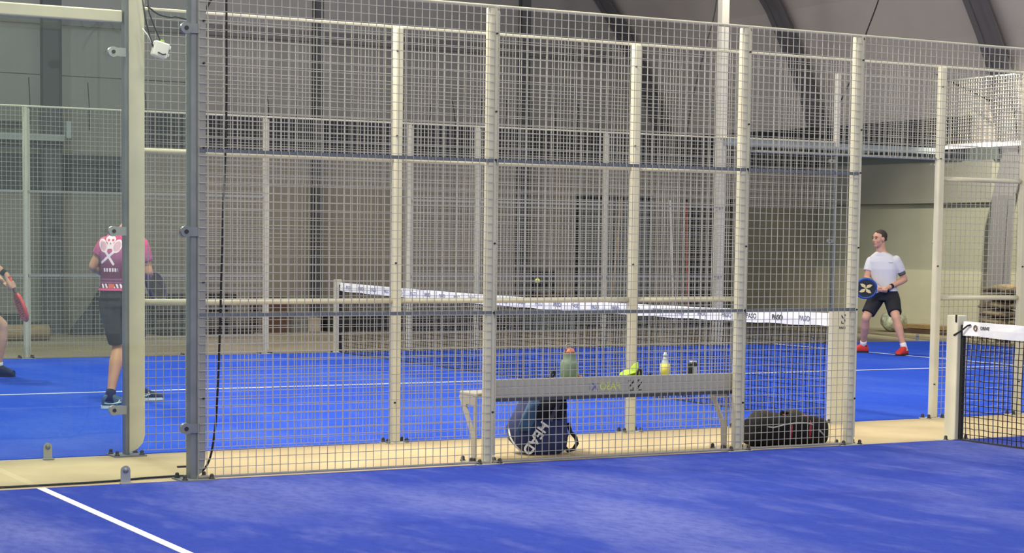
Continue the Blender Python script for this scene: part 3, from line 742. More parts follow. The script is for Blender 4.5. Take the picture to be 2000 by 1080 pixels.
def racket(label, M, frame, face, accent, gripm, emblem=None):
    # local: head centre at origin, handle along +x, face normal along y
    t = thing('padel_racket', label, 'racket', (0, 0, 0)); t.matrix_world = M
    out = []
    for k in range(36):
        a = 2*math.pi*k/36; rx = .135 if math.cos(a) < 0 else .15
        out.append((rx*math.cos(a), .128*math.sin(a)))
    MB().tube([(x, 0, z) for x, z in out], .0175, 10, closed=True).build('frame', frame, t, True)
    MB().prism([(x*.97, z*.97) for x, z in out], 'y', -.013, .013).build('face', face, t)
    b = MB()
    for i in range(-4, 5):
        for j in range(-4, 5):
            x, z = i*.024+.01, j*.024
            if x*x/.0115+z*z/.0105 < .82 and not (abs(x) < .05 and abs(z) < .03):
                b.tube([(x, -.0145, z), (x, .0145, z)], .006, 8)
    b.build('holes', BLACK, t, True)
    for s in (-1, 1): MB().tube([(.135, 0, s*.06), (.165, 0, s*.035), (.205, 0, s*.014)], .012, 8).build('throat_bar', accent, t, True)
    MB().tube([(.145, 0, 0), (.20, 0, 0)], .008, 8).build('throat_bar', accent, t, True)
    MB().tube([(.195, 0, 0), (.33, 0, 0)], .0165, 12).build('grip', gripm, t, True)
    MB().tube([(.325, 0, 0), (.34, 0, 0)], .019, 12).build('butt_cap', frame, t, True)
    if emblem:
        b = MB()
        for s in (-1, 1):
            for y in (-.0155, .0145):
                for sx in (-1, 1):
                    b.prism([(.0, 0), (sx*.06, s*.02), (sx*.085, s*.055), (sx*.05, s*.06), (sx*.012, s*.045)], 'y', y, y+.001)
        b.build('emblem', emblem, t)
    return t
def racket_matrix(head, butt, normal):
    x = (Vector(butt)-Vector(head)).normalized(); y = Vector(normal); y = (y - x*y.dot(x)).normalized(); z = x.cross(y)
    return Matrix.Translation(head) @ Matrix((x, y, z)).transposed().to_4x4()
RZ = -0.507

# ---- player in white
W1 = thing('person', 'player in white T-shirt and black shorts crouching ready with a blue racket', 'person', (6.94, 8.95, .0085), RZ)
lat = (.93, -.37, 0)
TS = [((.005, .03, .77), .16, .12), ((.0, .02, .90), .152, .115), ((-.015, .01, 1.02), .162, .122), ((-.025, .0, 1.14), .182, .128), ((-.035, -.005, 1.24), .185, .112), ((-.045, -.01, 1.305), .155, .088), ((-.055, -.018, 1.35), .105, .07), ((-.063, -.022, 1.385), .068, .062), ((-.078, -.035, 1.43), .056, .056)]
shN, elN, wrN, haN = (.122, -.08, 1.264), (.258, -.03, 1.005), (.025, -.17, .90), (-.055, -.195, .866)
shF, elF, wrF, haF = (-.19, .045, 1.245), (-.25, .0, 1.02), (-.165, -.14, .915), (-.105, -.19, .875)
hN, kN, aN = (.095, .02, .77), (.105, -.26, .50), (.215, -.31, .10)
hF, kF, aF = (-.085, .07, .77), (-.255, -.04, .485), (-.235, .20, .10)
HC = (-.103, -.06, 1.545); HF = (-.88, -.47, -.05)
rkH, rkB = Vector((-.305, -.225, .885)), Vector((-.0, -.19, .858))
def arm_geo(b, sh, el, wr, k=1.0):
    p, r = seg(sh, el, ((0, .056*k), (.3, .054*k), (.6, .047*k), (1, .041*k))); limb(b, p, r)
    p, r = seg(el, wr, ((0, .041*k), (.25, .044*k), (.6, .036*k), (1, .027*k))); limb(b, p, r)
def leg_geo(b, h, k, a, s=1.0):
    p, r = seg(h, k, ((0, .092*s), (.35, .085*s), (.7, .068*s), (1, .056*s))); limb(b, p, r)
    p, r = seg(k, a, ((0, .056*s), (.12, .053*s), (.32, .060*s), (.6, .048*s), (.85, .036*s), (1, .036*s)))
    d = (Vector(a)-Vector(k)).normalized()
    limb(b, p, r)
b = MB(); tloft(b, torso_secs(TS, lat)); T, M = head_geo(b, HC, HF, (-.07, -.03, 1.37))
arm_geo(b, shN, elN, wrN); arm_geo(b, shF, elF, wrF)
ax = rkB-rkH
grip_hand(b, rkH+ax*.84, ax, (.3, -.8, .5), wrN, .02, 1); grip_hand(b, rkH+ax*.62, ax, (-.2, -.2, 1), wrF, .018, -1)
leg_geo(b, hN, kN, aN); leg_geo(b, hF, kF, aF)
for a_, d_ in ((aN, (-.6, -.8)), (aF, (-1, -.1))):
    f = Vector((*d_, 0)).normalized(); b.tube([a_, Vector(a_)+f*.06-Vector((0, 0, .05)), Vector(a_)+f*.14-Vector((0, 0, .07))], [.036, .034, .02], 10)
B1 = baked(b, 'body', .0055, SKIN, W1, 3)
head_parts(T, M, B1, HAIR)
b = MB(); hair_geo(b, T, M)
def crop_hair(o, T, M, line):
    # keep only hair above and behind the hair line
    inv = M.transposed(); c0 = T(0, 0, 0); me = o.data; bm = bmesh.new(); bm.from_mesh(me)
    dl = [v for v in bm.verts if not line(inv @ (v.co - c0))]
    bmesh.ops.delete(bm, geom=dl, context='VERTS'); bm.to_mesh(me); bm.free()
h = baked(b, 'hair', .006, HAIR, B1, 2)
crop_hair(h, T, M, lambda p: (p.z > .075-.0 if p.x > .045 else p.z > .05+(p.x)*.5 if p.x > -.02 else p.z > -.028) or (abs(p.y) > .05 and p.z > .015 and p.x < .022))
SHW = mat('white_jersey', (214, 212, 212), .8, bump=.15, scale=14)
b = MB(); TT = [s for s in TS if s[0][2] > .85]; TT = [((.0, .02, .845), .165, .13)] + TT[:-1]
tloft(b, torso_secs(TT[:-2], lat, .013)); tloft(b, torso_secs([((-.045, -.01, 1.30), .17, .09), ((-.055, -.016, 1.335), .125, .078), ((-.062, -.018, 1.366), .08, .066), ((-.063, -.019, 1.374), .068, .056)], lat, .007))
for sh, el, e in ((shN, elN, .58), (shF, elF, .60)):
    p, r = seg(sh, el, ((-.1, .058), (0, .066), (.3, .07), (e, .068))); b.tube(p, r, 16); b.ell(p[1], (.065,)*3)
shirt1 = baked(b, 'shirt', .007, SHW, B1, 4)
b = MB(); vs_ = []
for k in range(9):
    for dz in (0, .007):
        ok, hit, nn, _ = shirt1.ray_cast(Vector((.012+.0075*k, -1, 1.224+dz)), Vector((0, 1, 0))); vs_.append(hit + nn*.0015)
b.add(vs_, [(2*k, 2*k+2, 2*k+3, 2*k+1) for k in range(8)]); b.build('chest_print', INKG, shirt1)
DARKS = mat('black_shorts', (30, 31, 36), .8, bump=.1, scale=12)
b = MB(); tloft(b, torso_secs([((0, .03, .72), .172, .13), ((.005, .03, .78), .178, .138), ((.0, .02, .86), .165, .128)], lat))
for h_, k_ in ((hN, kN), (hF, kF)):
    p, r = seg(h_, k_, ((-.05, .105), (.2, .11), (.5, .10), (.80, .092))); b.tube(p, r, 18); b.ell(p[0], (.105,)*3)
baked(b, 'shorts', .009, DARKS, B1, 4)
REDSH = mat('red_shoe', (206, 52, 44), .6); SOLE = mat('dark_sole', (46, 34, 34), .7); WSOCK = mat('white_sock', (236, 234, 230), .85)
for a_, k_, d_ in ((aN, kN, (-.6, -.8)), (aF, kF, (-1, -.1))):
    p, r = seg(a_, k_, ((-.12, .044), (.1, .043), (.16, .042))); MB().tube(p, r, 14).build('sock', WSOCK, B1, True)
    b = MB(); shoe_geo(b, a_, d_, .275); s_ = baked(b, 'shoe', .008, REDSH, B1, 3)
    b = MB(); sole_geo(b, a_, d_, .275); b.build('sole', SOLE, s_)
    b = MB(); f = Vector((*d_, 0)).normalized(); b.ell((a_[0]-f.x*.02, a_[1]-f.y*.02, .09), (.047, .047, .022)); b.build('collar', SOLE, s_, True)
MB().tube(along((wrN, elN), (.08, .2)), .033, 14).build('wristband', BLACK, B1, True)
MB().tube(along((shN, elN), (.60, .74)), .0495, 14).build('arm_sleeve', mat('grey_green_sleeve', (92, 98, 90), .8), B1, True)
W1M = Matrix.Translation(W1.location) @ Matrix.Rotation(RZ, 4, 'Z')
racket('blue padel racket held in both hands by the player in white', W1M @ racket_matrix(rkH, rkB, (-.25, 1, .1)), mat('racket_blue', (40, 84, 164), .4), mat('racket_dark', (40, 44, 56), .5), mat('racket_pale', (186, 200, 226), .4), BLACK, mat('racket_gold', (232, 214, 150), .5))

# ---- player in the maroon jersey
W2 = thing('person', 'player in pink and maroon jersey seen from behind, partly hidden by the mast', 'person', (-4.942, 4.808, .0085), RZ)
lat = (1, .06, 0)
TS = [((-.03, .02, .93), .16, .12), ((-.025, .015, 1.06), .155, .112), ((-.015, .01, 1.2), .165, .12), ((-.01, .015, 1.32), .18, .122), ((-.005, .02, 1.41), .168, .108), ((.005, .03, 1.475), .125, .085), ((.02, .045, 1.525), .072, .066), ((.055, .06, 1.60), .057, .057)]
shL, elL, wrL = (-.155, .02, 1.39), (-.262, .03, 1.20), (-.13, .20, 1.10)
shR, elR, wrR = (.15, .02, 1.385), (.2, .05, 1.16), (.16, .24, 1.10)
hL, kL, aL = (-.11, .01, .89), (-.06, .09, .52), (-.095, -.10, .10)
hR, kR, aR = (.055, .03, .89), (.05, .32, .56), (.02, .56, .12)
rH, rB = Vector((.215, .36, 1.02)), Vector((.10, .14, 1.16))
b = MB(); tloft(b, torso_secs(TS, lat)); T, M = head_geo(b, (.082, .10, 1.70), (.15, .97, -.12), (.03, .05, 1.55))
arm_geo(b, shL, elL, wrL); arm_geo(b, shR, elR, wrR); leg_geo(b, hL, kL, aL); leg_geo(b, hR, kR, aR)
ax = rB-rH
grip_hand(b, rH+ax*.9, ax, (-.5, .5, .6), wrR, .02, 1); grip_hand(b, rH+ax*1.03, ax, (-1, .3, .2), wrL, .02, -1)
dL, dR = (1, .25), (.9, .45)
for a_, d_ in ((aL, dL), (aR, dR)):
    f = Vector((*d_, 0)).normalized(); b.tube([a_, Vector(a_)+f*.06-Vector((0, 0, .05)), Vector(a_)+f*.14-Vector((0, 0, .07))], [.036, .034, .02], 10)
B2 = baked(b, 'body', .006, SKIN2, W2, 3); head_parts(T, M, B2, HAIR)
b = MB(); hair_geo(b, T, M); h = baked(b, 'hair', .006, HAIR, B2, 2)
crop_hair(h, T, M, lambda p: (p.z > .075 if p.x > .045 else p.z > .02 if p.x > -.02 else p.z > -.05))
PINK = mat('jersey_pink', (212, 78, 128), .75); MAUVE = mat('jersey_mauve', (150, 84, 124), .75); MAROON = mat('jersey_maroon', (104, 40, 72), .75, c2=(88, 32, 62), scale=8)
JG = mat('jersey_base', (212, 78, 128), .75); nt_ = JG.node_tree
tc_ = nt_.nodes.new('ShaderNodeTexCoord'); sp_ = nt_.nodes.new('ShaderNodeSeparateXYZ'); mr_ = nt_.nodes.new('ShaderNodeMapRange'); cr_ = nt_.nodes.new('ShaderNodeValToRGB')
mr_.inputs['From Min'].default_value = 1.0; mr_.inputs['From Max'].default_value = 1.5
nt_.links.new(tc_.outputs['Object'], sp_.inputs[0]); nt_.links.new(sp_.outputs[2], mr_.inputs[0]); nt_.links.new(mr_.outputs[0], cr_.inputs[0]); nt_.links.new(cr_.outputs[0], nt_.nodes['Principled BSDF'].inputs['Base Color'])
el_ = cr_.color_ramp.elements; el_[0].position = .30; el_[0].color = (*lin((104, 40, 72)), 1); el_[1].position = .86; el_[1].color = (*lin((206, 70, 122)), 1)
for p_, c_ in ((.46, (122, 56, 92)), (.56, (158, 88, 128)), (.68, (178, 86, 130))):
    e_ = el_.new(p_); e_.color = (*lin(c_), 1)
JW = mat('jersey_white', (240, 222, 226), .75); JP = mat('jersey_pale_pink', (224, 176, 190), .75); JO = mat('jersey_orange', (214, 96, 76), .75)
def ein(x, z, cx, cz, rx, rz, rot=0):
    dx, dz = x-cx, z-cz; c, s = math.cos(rot), math.sin(rot); u, v = dx*c+dz*s, -dx*s+dz*c
    return (u/rx)**2+(v/rz)**2
def sdist(x, z, a, b):
    px, pz = b[0]-a[0], b[1]-a[1]; t = max(0, min(1, ((x-a[0])*px+(z-a[1])*pz)/(px*px+pz*pz)))
    return math.hypot(x-a[0]-px*t, z-a[1]-pz*t)
def jersey(c, n):
    x, z = c.x, c.z
    if n.y < .25 and abs(x) < .2:
        sk = ein(x, z, -.088, 1.432, .044, .034)
        if sk < 1 or (abs(x+.088) < .026 and 1.352 < z < 1.41):
            if ein(x, z, -.106, 1.424, .012, .011) < 1 or ein(x, z, -.068, 1.424, .012, .011) < 1 or ein(x, z, -.088, 1.395, .006, .009) < 1: return 0
            return 3
        for cx, cz, r_ in ((-.155, 1.378, .45), (-.03, 1.372, -.45)):
            e_ = ein(x, z, cx, cz, .036, .058, r_)
            if e_ < .68: return 4
            if e_ < 1.1: return 3
        if sdist(x, z, (-.13, 1.328), (-.062, 1.222)) < .010 or sdist(x, z, (-.058, 1.325), (-.165, 1.235)) < .010: return 3
        if 1.158 < z < 1.188 and -.15 < x < -.02 and math.sin(x*260) > -.45: return 3
        if 1.02 < z < 1.055 and -.17 < x < .05:
            if -.105 < x < -.055: return 5
            if math.sin(x*200+z*80) > .0: return 3
    if z < 1.018: return 0
    if 1.085 < z < 1.10 or 1.062 < z < 1.074: return 1
    return 6
b = MB(); TT = [((-.03, .02, .995), .172, .128)] + [s for s in TS if 1.0 < s[0][2] < 1.5]
tloft(b, torso_secs(TT, lat, .014)); tloft(b, torso_secs([((.0, .025, 1.45), .14, .09), ((.008, .033, 1.49), .11, .08), ((.02, .045, 1.53), .075, .066), ((.022, .046, 1.54), .066, .06)], lat, .006))
for sh, el, e in ((shL, elL, .5), (shR, elR, .62)):
    p, r = seg(sh, el, ((-.1, .058), (0, .066), (.3, .069), (e, .067))); b.tube(p, r, 16); b.ell(p[1], (.065,)*3)
baked(b, 'jersey', .0038, [PINK, MAUVE, MAROON, JW, JP, JO, JG], B2, 4, jersey)
b = MB(); tloft(b, torso_secs([((-.03, .02, .86), .165, .13), ((-.03, .02, .93), .176, .136), ((-.03, .02, 1.01), .165, .124)], lat))
for h_, k_ in ((hL, kL), (hR, kR)):
    p, r = seg(h_, k_, ((-.05, .10), (.2, .108), (.5, .098), (.93, .084))); b.tube(p, r, 18); b.ell(p[0], (.1,)*3)
baked(b, 'shorts', .009, DARKS, B2, 4)
GSH = mat('teal_shoe', (66, 92, 110), .6); GSOLE = mat('pale_sole', (206, 222, 204), .6); NSOCK = mat('navy_sock', (34, 38, 62), .85); DSH = mat('navy_shoe', (44, 52, 72), .6)
for a_, k_, d_, lf in ((aL, kL, dL, 0), (aR, kR, dR, .012)):
    p, r = seg(a_, k_, ((-.12, .045), (.05, .044), (.12, .043))); MB().tube(p, r, 14).build('sock', NSOCK, B2, True)
    b = MB(); shoe_geo(b, a_, d_, .29, lift=lf); s_ = baked(b, 'shoe', .008, GSH if lf == 0 else DSH, B2, 3)
    b = MB(); sole_geo(b, a_, d_, .29, lift=lf); b.build('sole', GSOLE, s_)
    f = Vector((*d_, 0)).normalized(); l_ = Vector((f.y, -f.x, 0)); g_ = Vector((a_[0], a_[1], lf))
    b = MB(); b.tube([g_-f*.05+l_*.043+Vector((0, 0, .045)), g_+f*.02+l_*.048+Vector((0, 0, .04)), g_+f*.09+l_*.05+Vector((0, 0, .055))], .006, 6); b.tube([g_+f*.05+l_*.047+Vector((0, 0, .03)), g_+f*.08+l_*.046+Vector((0, 0, .075))], .005, 6)
    b.build('stripe', GSOLE, s_, True)
W2M = Matrix.Translation(W2.location) @ Matrix.Rotation(RZ, 4, 'Z')
racket('dark purple padel racket held by the player in the maroon jersey', W2M @ racket_matrix(rH, rB, (.9, -.4, .3)), mat('racket_purple', (66, 58, 92), .5), mat('racket_black', (34, 32, 42), .5), mat('racket_grey', (90, 88, 100), .5), BLACK)

# ---- player at the left edge
W3 = thing('person', 'player at the far left edge of the photo, only the racket arm showing', 'person', (-5.25, 8.5, .0085), RZ)
lat = (.35, -.94, 0)
TS = [((-.14, .0, .86), .155, .12), ((-.11, .0, 1.0), .15, .112), ((-.07, .0, 1.13), .168, .12), ((-.04, .0, 1.26), .188, .122), ((-.025, .0, 1.35), .185, .105), ((-.01, .0, 1.41), .15, .08), ((.0, .0, 1.45), .075, .066), ((.01, .0, 1.51), .058, .058)]
sN, eN, wN = (.03, -.18, 1.36), (.10, -.10, 1.19), (.285, -.10, 1.055)
sF, eF, wF = (-.08, .17, 1.36), (.0, .24, 1.12), (.19, .06, .99)
hN, kN, aN = (-.10, -.10, .83), (.10, -.20, .50), (.02, -.10, .10)
hF, kF, aF = (-.16, .09, .83), (.16, .2, .53), (.10, .25, .10)
rH, rB = Vector((.437, -.12, .725)), Vector((.335, -.12, .985))
b = MB(); tloft(b, torso_secs(TS, lat)); T, M = head_geo(b, (.05, -.01, 1.63), (.95, -.1, -.1), (.0, 0, 1.47))
arm_geo(b, sN, eN, wN); arm_geo(b, sF, eF, wF); leg_geo(b, hN, kN, aN); leg_geo(b, hF, kF, aF)
ax = rB-rH; grip_hand(b, rH+ax*.88, ax, (-.6, -.3, .3), wN, .02, -1)
# free hand, relaxed, five fingers
pc = Vector(wF)+Vector((.05, -.02, -.035)); b.ell(pc, (.04, .035, .018)); b.tube([wF, pc], [.026, .02], 10)
for k in range(4):
    o = pc+Vector((.025, (k-1.5)*.018, -.004)); b.tube([o, o+Vector((.03, .002*(k-1.5), -.02)), o+Vector((.045-.004*abs(k-1.3), 0, -.05))], [.009, .0085, .007], 8)
b.tube([pc+Vector((-.01, -.03, 0)), pc+Vector((.015, -.055, -.015)), pc+Vector((.035, -.058, -.03))], [.012, .0105, .008], 8)
for a_ in (aN, aF): b.tube([a_, Vector(a_)+Vector((.07, 0, -.05)), Vector(a_)+Vector((.14, 0, -.07))], [.036, .034, .02], 10)
B3 = baked(b, 'body', .008, SKIN, W3, 3); head_parts(T, M, B3, HAIR)
b = MB(); hair_geo(b, T, M); h = baked(b, 'hair', .007, HAIR, B3, 2)
crop_hair(h, T, M, lambda p: (p.z > .075 if p.x > .045 else p.z > .02 if p.x > -.02 else p.z > -.05))
b = MB(); tloft(b, torso_secs([((-.13, 0, .9), .168, .128)] + [s for s in TS if .95 < s[0][2] < 1.43], lat, .014))
for sh, el in ((sN, eN), (sF, eF)):
    p, r = seg(sh, el, ((-.12, .07), (0, .078), (.3, .076), (.6, .07))); b.tube(p, r, 16); b.ell(p[1], (.075,)*3)
baked(b, 'shirt', .009, mat('dark_jersey', (40, 44, 60), .8), B3, 4)
b = MB(); tloft(b, torso_secs([((-.14, 0, .80), .165, .13), ((-.14, 0, .87), .176, .136), ((-.13, 0, .92), .165, .124)], lat))
for h_, k_ in ((hN, kN), (hF, kF)):
    p, r = seg(h_, k_, ((-.05, .10), (.2, .106), (.5, .096), (.8, .086))); b.tube(p, r, 18); b.ell(p[0], (.1,)*3)
baked(b, 'shorts', .01, DARKS, B3, 4)
for a_, k_ in ((aN, kN), (aF, kF)):
    p, r = seg(a_, k_, ((-.12, .045), (.05, .044), (.12, .043))); MB().tube(p, r, 14).build('sock', WSOCK, B3, True)
    b = MB(); shoe_geo(b, a_, (1, -.1), .27, heel=.10); s_ = baked(b, 'shoe', .008, DSH, B3, 3); b = MB(); sole_geo(b, a_, (1, -.1), .27, heel=.10); b.build('sole', SOLE, s_)
MB().tube(along((eN, wN), (.72, .92)), .034, 14).build('wristband', BLACK, B3, True)
W3M = Matrix.Translation(W3.location) @ Matrix.Rotation(RZ, 4, 'Z')
racket('red and grey padel racket held low by the player at the left edge', W3M @ racket_matrix(rH, rB, (1, .55, .35)), mat('racket_red', (226, 70, 76), .5), mat('racket_red_face', (232, 84, 88), .5), mat('racket_smoke', (96, 88, 92), .5), mat('red_grip', (220, 84, 84), .7))

# ------------------------------------------------------------------ things along the back of the hall
BRN = mat('brown_wood', (92, 66, 50), .8, c2=(76, 54, 42), scale=6, vec=(1, 8, 8)); BRN2 = mat('pale_wood', (168, 140, 98), .8, c2=(140, 114, 80), scale=6, vec=(1, 8, 8))
BLKP = mat('black_plastic', (26, 25, 25), .6); GREYB = mat('grey_block', (128, 124, 116), .85, c2=(112, 108, 102), scale=12); BLKW = mat('black_stained_wood', (40, 36, 33), .8)
def stack_bench(x0, x1, y, zt, label):
    t = thing('trestle_bench', label, 'bench', ((x0+x1)/2, y, 0), 0); L = (x1-x0)/2
    MB().rbox((-L, -.18, zt-.13), (L, .18, zt), .01).build('table_top', BLKW, t)
    for s in (-1, 1):
        b = MB(); b.bar((s*(L-.1), -.14, 0), (s*(L-.1), -.14, zt-.13), .06, .06); b.bar((s*(L-.1), .14, 0), (s*(L-.1), .14, zt-.13), .06, .06); b.bar((s*(L-.1), -.14, .12), (s*(L-.1), .14, .12), .05, .05)
        b.build('trestle', BLKW, t)
    MB().rbox((-L+.1, -.03, .22), (L-.1, .03, .36), .006).build('stretcher', BLKW, t)
    return t
stack_bench(-.86, .55, 16.6, .60, 'dark trestle bench by the back wall, seen between the two masts')
cr = thing('plank_stack', 'short stack of dark planks lying on the floor in front of the trestle bench', 'planks', (-.05, 16.2, 0))
for k in range(2): MB().rbox((-.72, -.12+.01*k, .0+.055*k), (.74-.1*k, .12, .05+.055*k), .005).build('plank', BLKW, cr)
def crate(name, label, cat, x, y, w, d, h, m, m2=None, rz=0.0, z=0.0):
    t = thing(name, label, cat, (x, y, z), rz); tk = .015
    b = MB(); b.box((-w/2, -d/2, 0), (w/2, d/2, tk))
    for s in (-1, 1):
        b.box((s*w/2-tk/2, -d/2, 0), (s*w/2+tk/2, d/2, h)); b.box((-w/2, s*d/2-tk/2, 0), (w/2, s*d/2+tk/2, h))
    b.build('crate_body', m, t)
    b = MB(); r_ = .012
    for s in (-1, 1): b.bar((-w/2-r_, s*d/2, h), (w/2+r_, s*d/2, h), .03, .03); b.bar((s*w/2, -d/2, h), (s*w/2, d/2, h), .03, .03)
    b.build('rim', m2 or m, t)
    for s in (-1, 1): MB().box((s*(w/2)-.012, -.06, h*.6), (s*(w/2)+.012, .06, h*.6+.035)).build('handle', BLKP, t)
    return t
crate('wooden_chest', 'brown wooden chest beside the trestle bench at the back wall', 'chest', 1.22, 16.75, .5, .4, .52, BRN)
crate('plastic_crate', 'low grey crate right of the brown chest at the back wall', 'crate', 1.66, 16.85, .33, .3, .22, GREYB)
crate('cardboard_box', 'small pale box between the grey crate and the black crate', 'box', 1.96, 16.85, .19, .25, .2, mat('pale_card', (172, 160, 140), .85))
crate('plastic_crate', 'black crate left of the far net post at the back wall', 'crate', 2.37, 16.75, .44, .3, .24, BLKP)
crate('plastic_crate', 'wide black crate right of the far net post at the back wall', 'crate', 2.95, 16.8, .46, .3, .22, BLKP)
tb = thing('timber_stack', 'stack of dark timber boards along the back wall behind the far net', 'planks', (4.45, 16.7, 0))
for k in range(3):
    for j in range(2): MB().rbox((-1.0+.05*k, -.2+.2*j, .075*k), (1.05-.12*j, -.01+.2*j, .07+.075*k), .006).build('board', BRN if (k+j) % 2 else BLKW, tb)
crate('steel_bin', 'grey green metal bin at the back wall beside the timber stack', 'bin', 5.98, 16.25, .8, .36, .34, mat('grey_green_metal', (96, 106, 102), .6))
ch = thing('chair', 'black chair with brown seat standing against the back wall', 'chair', (6.36, 16.92, 0))
MB().rbox((-.25, -.22, .52), (.25, .2, .58), .012).build('seat', BRN, ch)
MB().rbox((-.19, .15, .68), (.19, .19, .97), .015).build('backrest', BLKP, ch)
for sx in (-1, 1):
    for sy in (-1, 1): MB().bar((sx*.2, sy*.17, 0), (sx*.2, sy*.17, .53 if sy < 0 else .97), .035, .035).build('leg', BLKP, ch)
dr = thing('dark_shutter', 'dark grey double shutter in the back wall under a black top rail', 'shutter', (7.8, YW-.06, 0))
SHT = mat('shutter_grey', (104, 106, 102), .8, c2=(92, 95, 92), scale=3, vec=(30, 1, 1))
for x0 in (-.72, .02):
    pn = MB().rbox((x0, -.02, .02), (x0+.7, .03, 2.2), .006).build('shutter_leaf', SHT, dr)
    for zz in (.5, 1.2, 1.9): MB().box((x0+.04, -.032, zz), (x0+.66, -.02, zz+.05)).build('batten', mat('batten_grey', (84, 88, 86), .8), pn)
MB().rbox((-.78, -.05, 2.21), (.78, .03, 2.29), .006).build('top_rail', BLKP, dr)
MB().box((-.76, -.03, 0), (-.72, .04, 2.2)).build('jamb', BLKP, dr); MB().box((.73, -.03, 0), (.77, .04, 2.2)).build('jamb', BLKP, dr)
dk = thing('dark_cabinet', 'tall dark cabinet at the back wall behind the far light mast', 'cabinet', (9.78, 16.95, 0))
CABM = mat('cabinet_dark', (56, 54, 52), .7)
MB().rbox((-.4, -.2, .05), (.4, .2, 2.1), .01).build('body', CABM, dk)
for s in (-1, 1):
    d_ = MB().rbox((min(s*.01, s*.39), -.225, .09), (max(s*.01, s*.39), -.2, 2.06), .006).build('door', mat('cabinet_door', (62, 58, 54), .7), dk)
    MB().tube([(s*.05, -.24, .95), (s*.05, -.24, 1.1)], .01, 6).build('handle', CHROME, d_)
MB().box((-.38, -.18, 0), (.38, .18, .05)).build('plinth', BLKP, dk)
def pole(label, p, q, r, m, capm):
    t = thing('leaning_pole', label, 'pole', q, 0); d = Vector(p)-Vector(q)
    MB().tube([(0, 0, 0), d], r, 10).build('shaft', m, t, True); n = d.normalized()
    MB().tube([d-n*.03, d+n*.015], r*1.25, 10).build('end_cap', capm, t, True); MB().tube([-n*0.0, n*.04], r*1.25, 10).build('end_cap', capm, t, True)
pole('brown wooden pole leaning on the dark shutter', (7.89, 17.05, 2.27), (7.45, 16.7, .03), .02, BRN2, BRN)
pole('white pole leaning right of the dark shutter', (8.94, 17.1, 2.25), (8.83, 16.75, .03), .02, WHITE, GREYB)
pole('red pole leaning against the back wall beside the dark cabinet', (9.30, 17.12, 2.22), (9.02, 16.6, .03), .018, mat('red_pole', (176, 84, 66), .6), BLKP)
wb = thing('wall_box', 'narrow dark box fixed to the side wall near the hall corner', 'box', (XW-.02, 17.55, 1.75)); wb.location = (10.36, 17.16, 1.75)
MB().rbox((-.1, -.1, 0), (.1, .03, .52), .01).build('housing', BLKP, wb); MB().box((-.08, -.105, .05), (.08, -.1, .47)).build('door', CABM, wb)
# left end
tp = thing('covered_easel', 'black cloth draped over a leaning frame by the back wall behind the maroon player', 'cover', (-1.55, 16.75, 0))
MB().loft([((-.12, 0, .0), (.32, 0, 0), (0, .2, 0)), ((-.07, 0, .12), (.30, 0, 0), (0, .18, 0)), ((.06, 0, .40), (.2, 0, 0), (0, .12, 0)), ((.14, 0, .66), (.12, 0, 0), (0, .07, 0)), ((.18, 0, .8), (.05, 0, 0), (0, .04, 0))], 18).build('cover', mat('black_cloth', (34, 35, 34), .85, bump=.3, scale=9), tp, True)
MB().bar((.19, .02, 0), (.2, .02, .95), .04, .04).build('frame_leg', BLKW, tp)
lg = thing('timber_log', 'pale round timber log lying on the floor at the far left', 'log', (-3.3, 15.3, .11))
MB().tube([(-.6, 0, 0), (.62, .02, 0)], .11, 18).build('bark', BRN2, lg, True)
MB().tube([(.62, .02, 0), (.626, .02, 0)], .095, 18).build('cut_end', mat('cut_wood', (208, 184, 136), .8), lg)
crate('plastic_crate', 'black crate behind the timber log at the far left', 'crate', -2.98, 16.6, .6, .4, .3, BLKP)
crate('storage_tub', 'dark low tub right of the timber log at the far left', 'tub', -2.45, 16.75, .36, .3, .17, mat('dark_tub', (52, 50, 48), .7))
bm_ = thing('steel_beam', 'short grey steel beam with end plate high on the back wall at far left', 'beam', (-3.0, 16.9, 2.9))
MB().rbox((-1.5, -.05, -.05), (1.0, .05, .05), .004).build('web', mat('beam_grey', (150, 154, 150), .6), bm_)
MB().rbox((1.03, -.06, .0), (1.1, .06, .25), .004).build('end_plate', mat('plate_grey', (166, 172, 170), .6), bm_)
MB().box((1.0, -.02, -.02), (1.04, .24, .06)).build('bracket', STEELD, bm_)
MB().box((-1.5, .05, -.12), (1.0, .2, -.05)).build('lower_flange', BLKW, bm_)
MB().box((-1.5, .05, .15), (.5, .2, .22)).build('upper_flange', BLKW, bm_)
# lacing cords between the fabric and the wall
CORDS = [(-2.42, 3.12, -2.43, 3.79), (-1.96, 3.21, -1.96, 3.6), (-1.52, 3.08, -1.54, 3.76), (-.66, 3.3, -.67, 3.65), (0, 3.33, .02, 3.72), (1.34, 3.36, 1.32, 3.72), (1.80, 3.36, 1.83, 3.73), (2.75, 3.36, 2.78, 3.78), (3.22, 3.36, 3.26, 3.8), (3.66, 3.36, 3.69, 3.78), (4.15, 3.36, 4.2, 3.7), (4.66, 3.36, 4.58, 3.84), (5.11, 3.36, 5.16, 3.83), (5.60, 3.36, 5.63, 3.83), (6.1, 3.36, 6.13, 3.84), (6.58, 3.36, 6.55, 3.87), (7.0, 3.36, 7.04, 3.83), (7.44, 3.36, 7.48, 3.83)]
for x0, z0, x1, z1 in CORDS:
    y = YW-.01 if x0 < -1 else YW-.06
    o = MB().tube([(x0, y, z0-.03), ((x0+x1)/2, y-.02, (z0+z1)/2), (x1, y+.02, z1)], .008, 6).build('lacing_cord', CABLE, None, True)
    tag(o, 'thin black lacing cord rising from the dark gap on the back wall', 'cord', 'lacing cords above the back wall')
bt = MB().tube([(-14, YW+.0, 3.84), (9, YW+.0, 3.84)], .006, 6).build('cord_wire', CABLE, None, True); tag(bt, 'long thin horizontal wire holding the lacing cords along the back wall', 'wire')
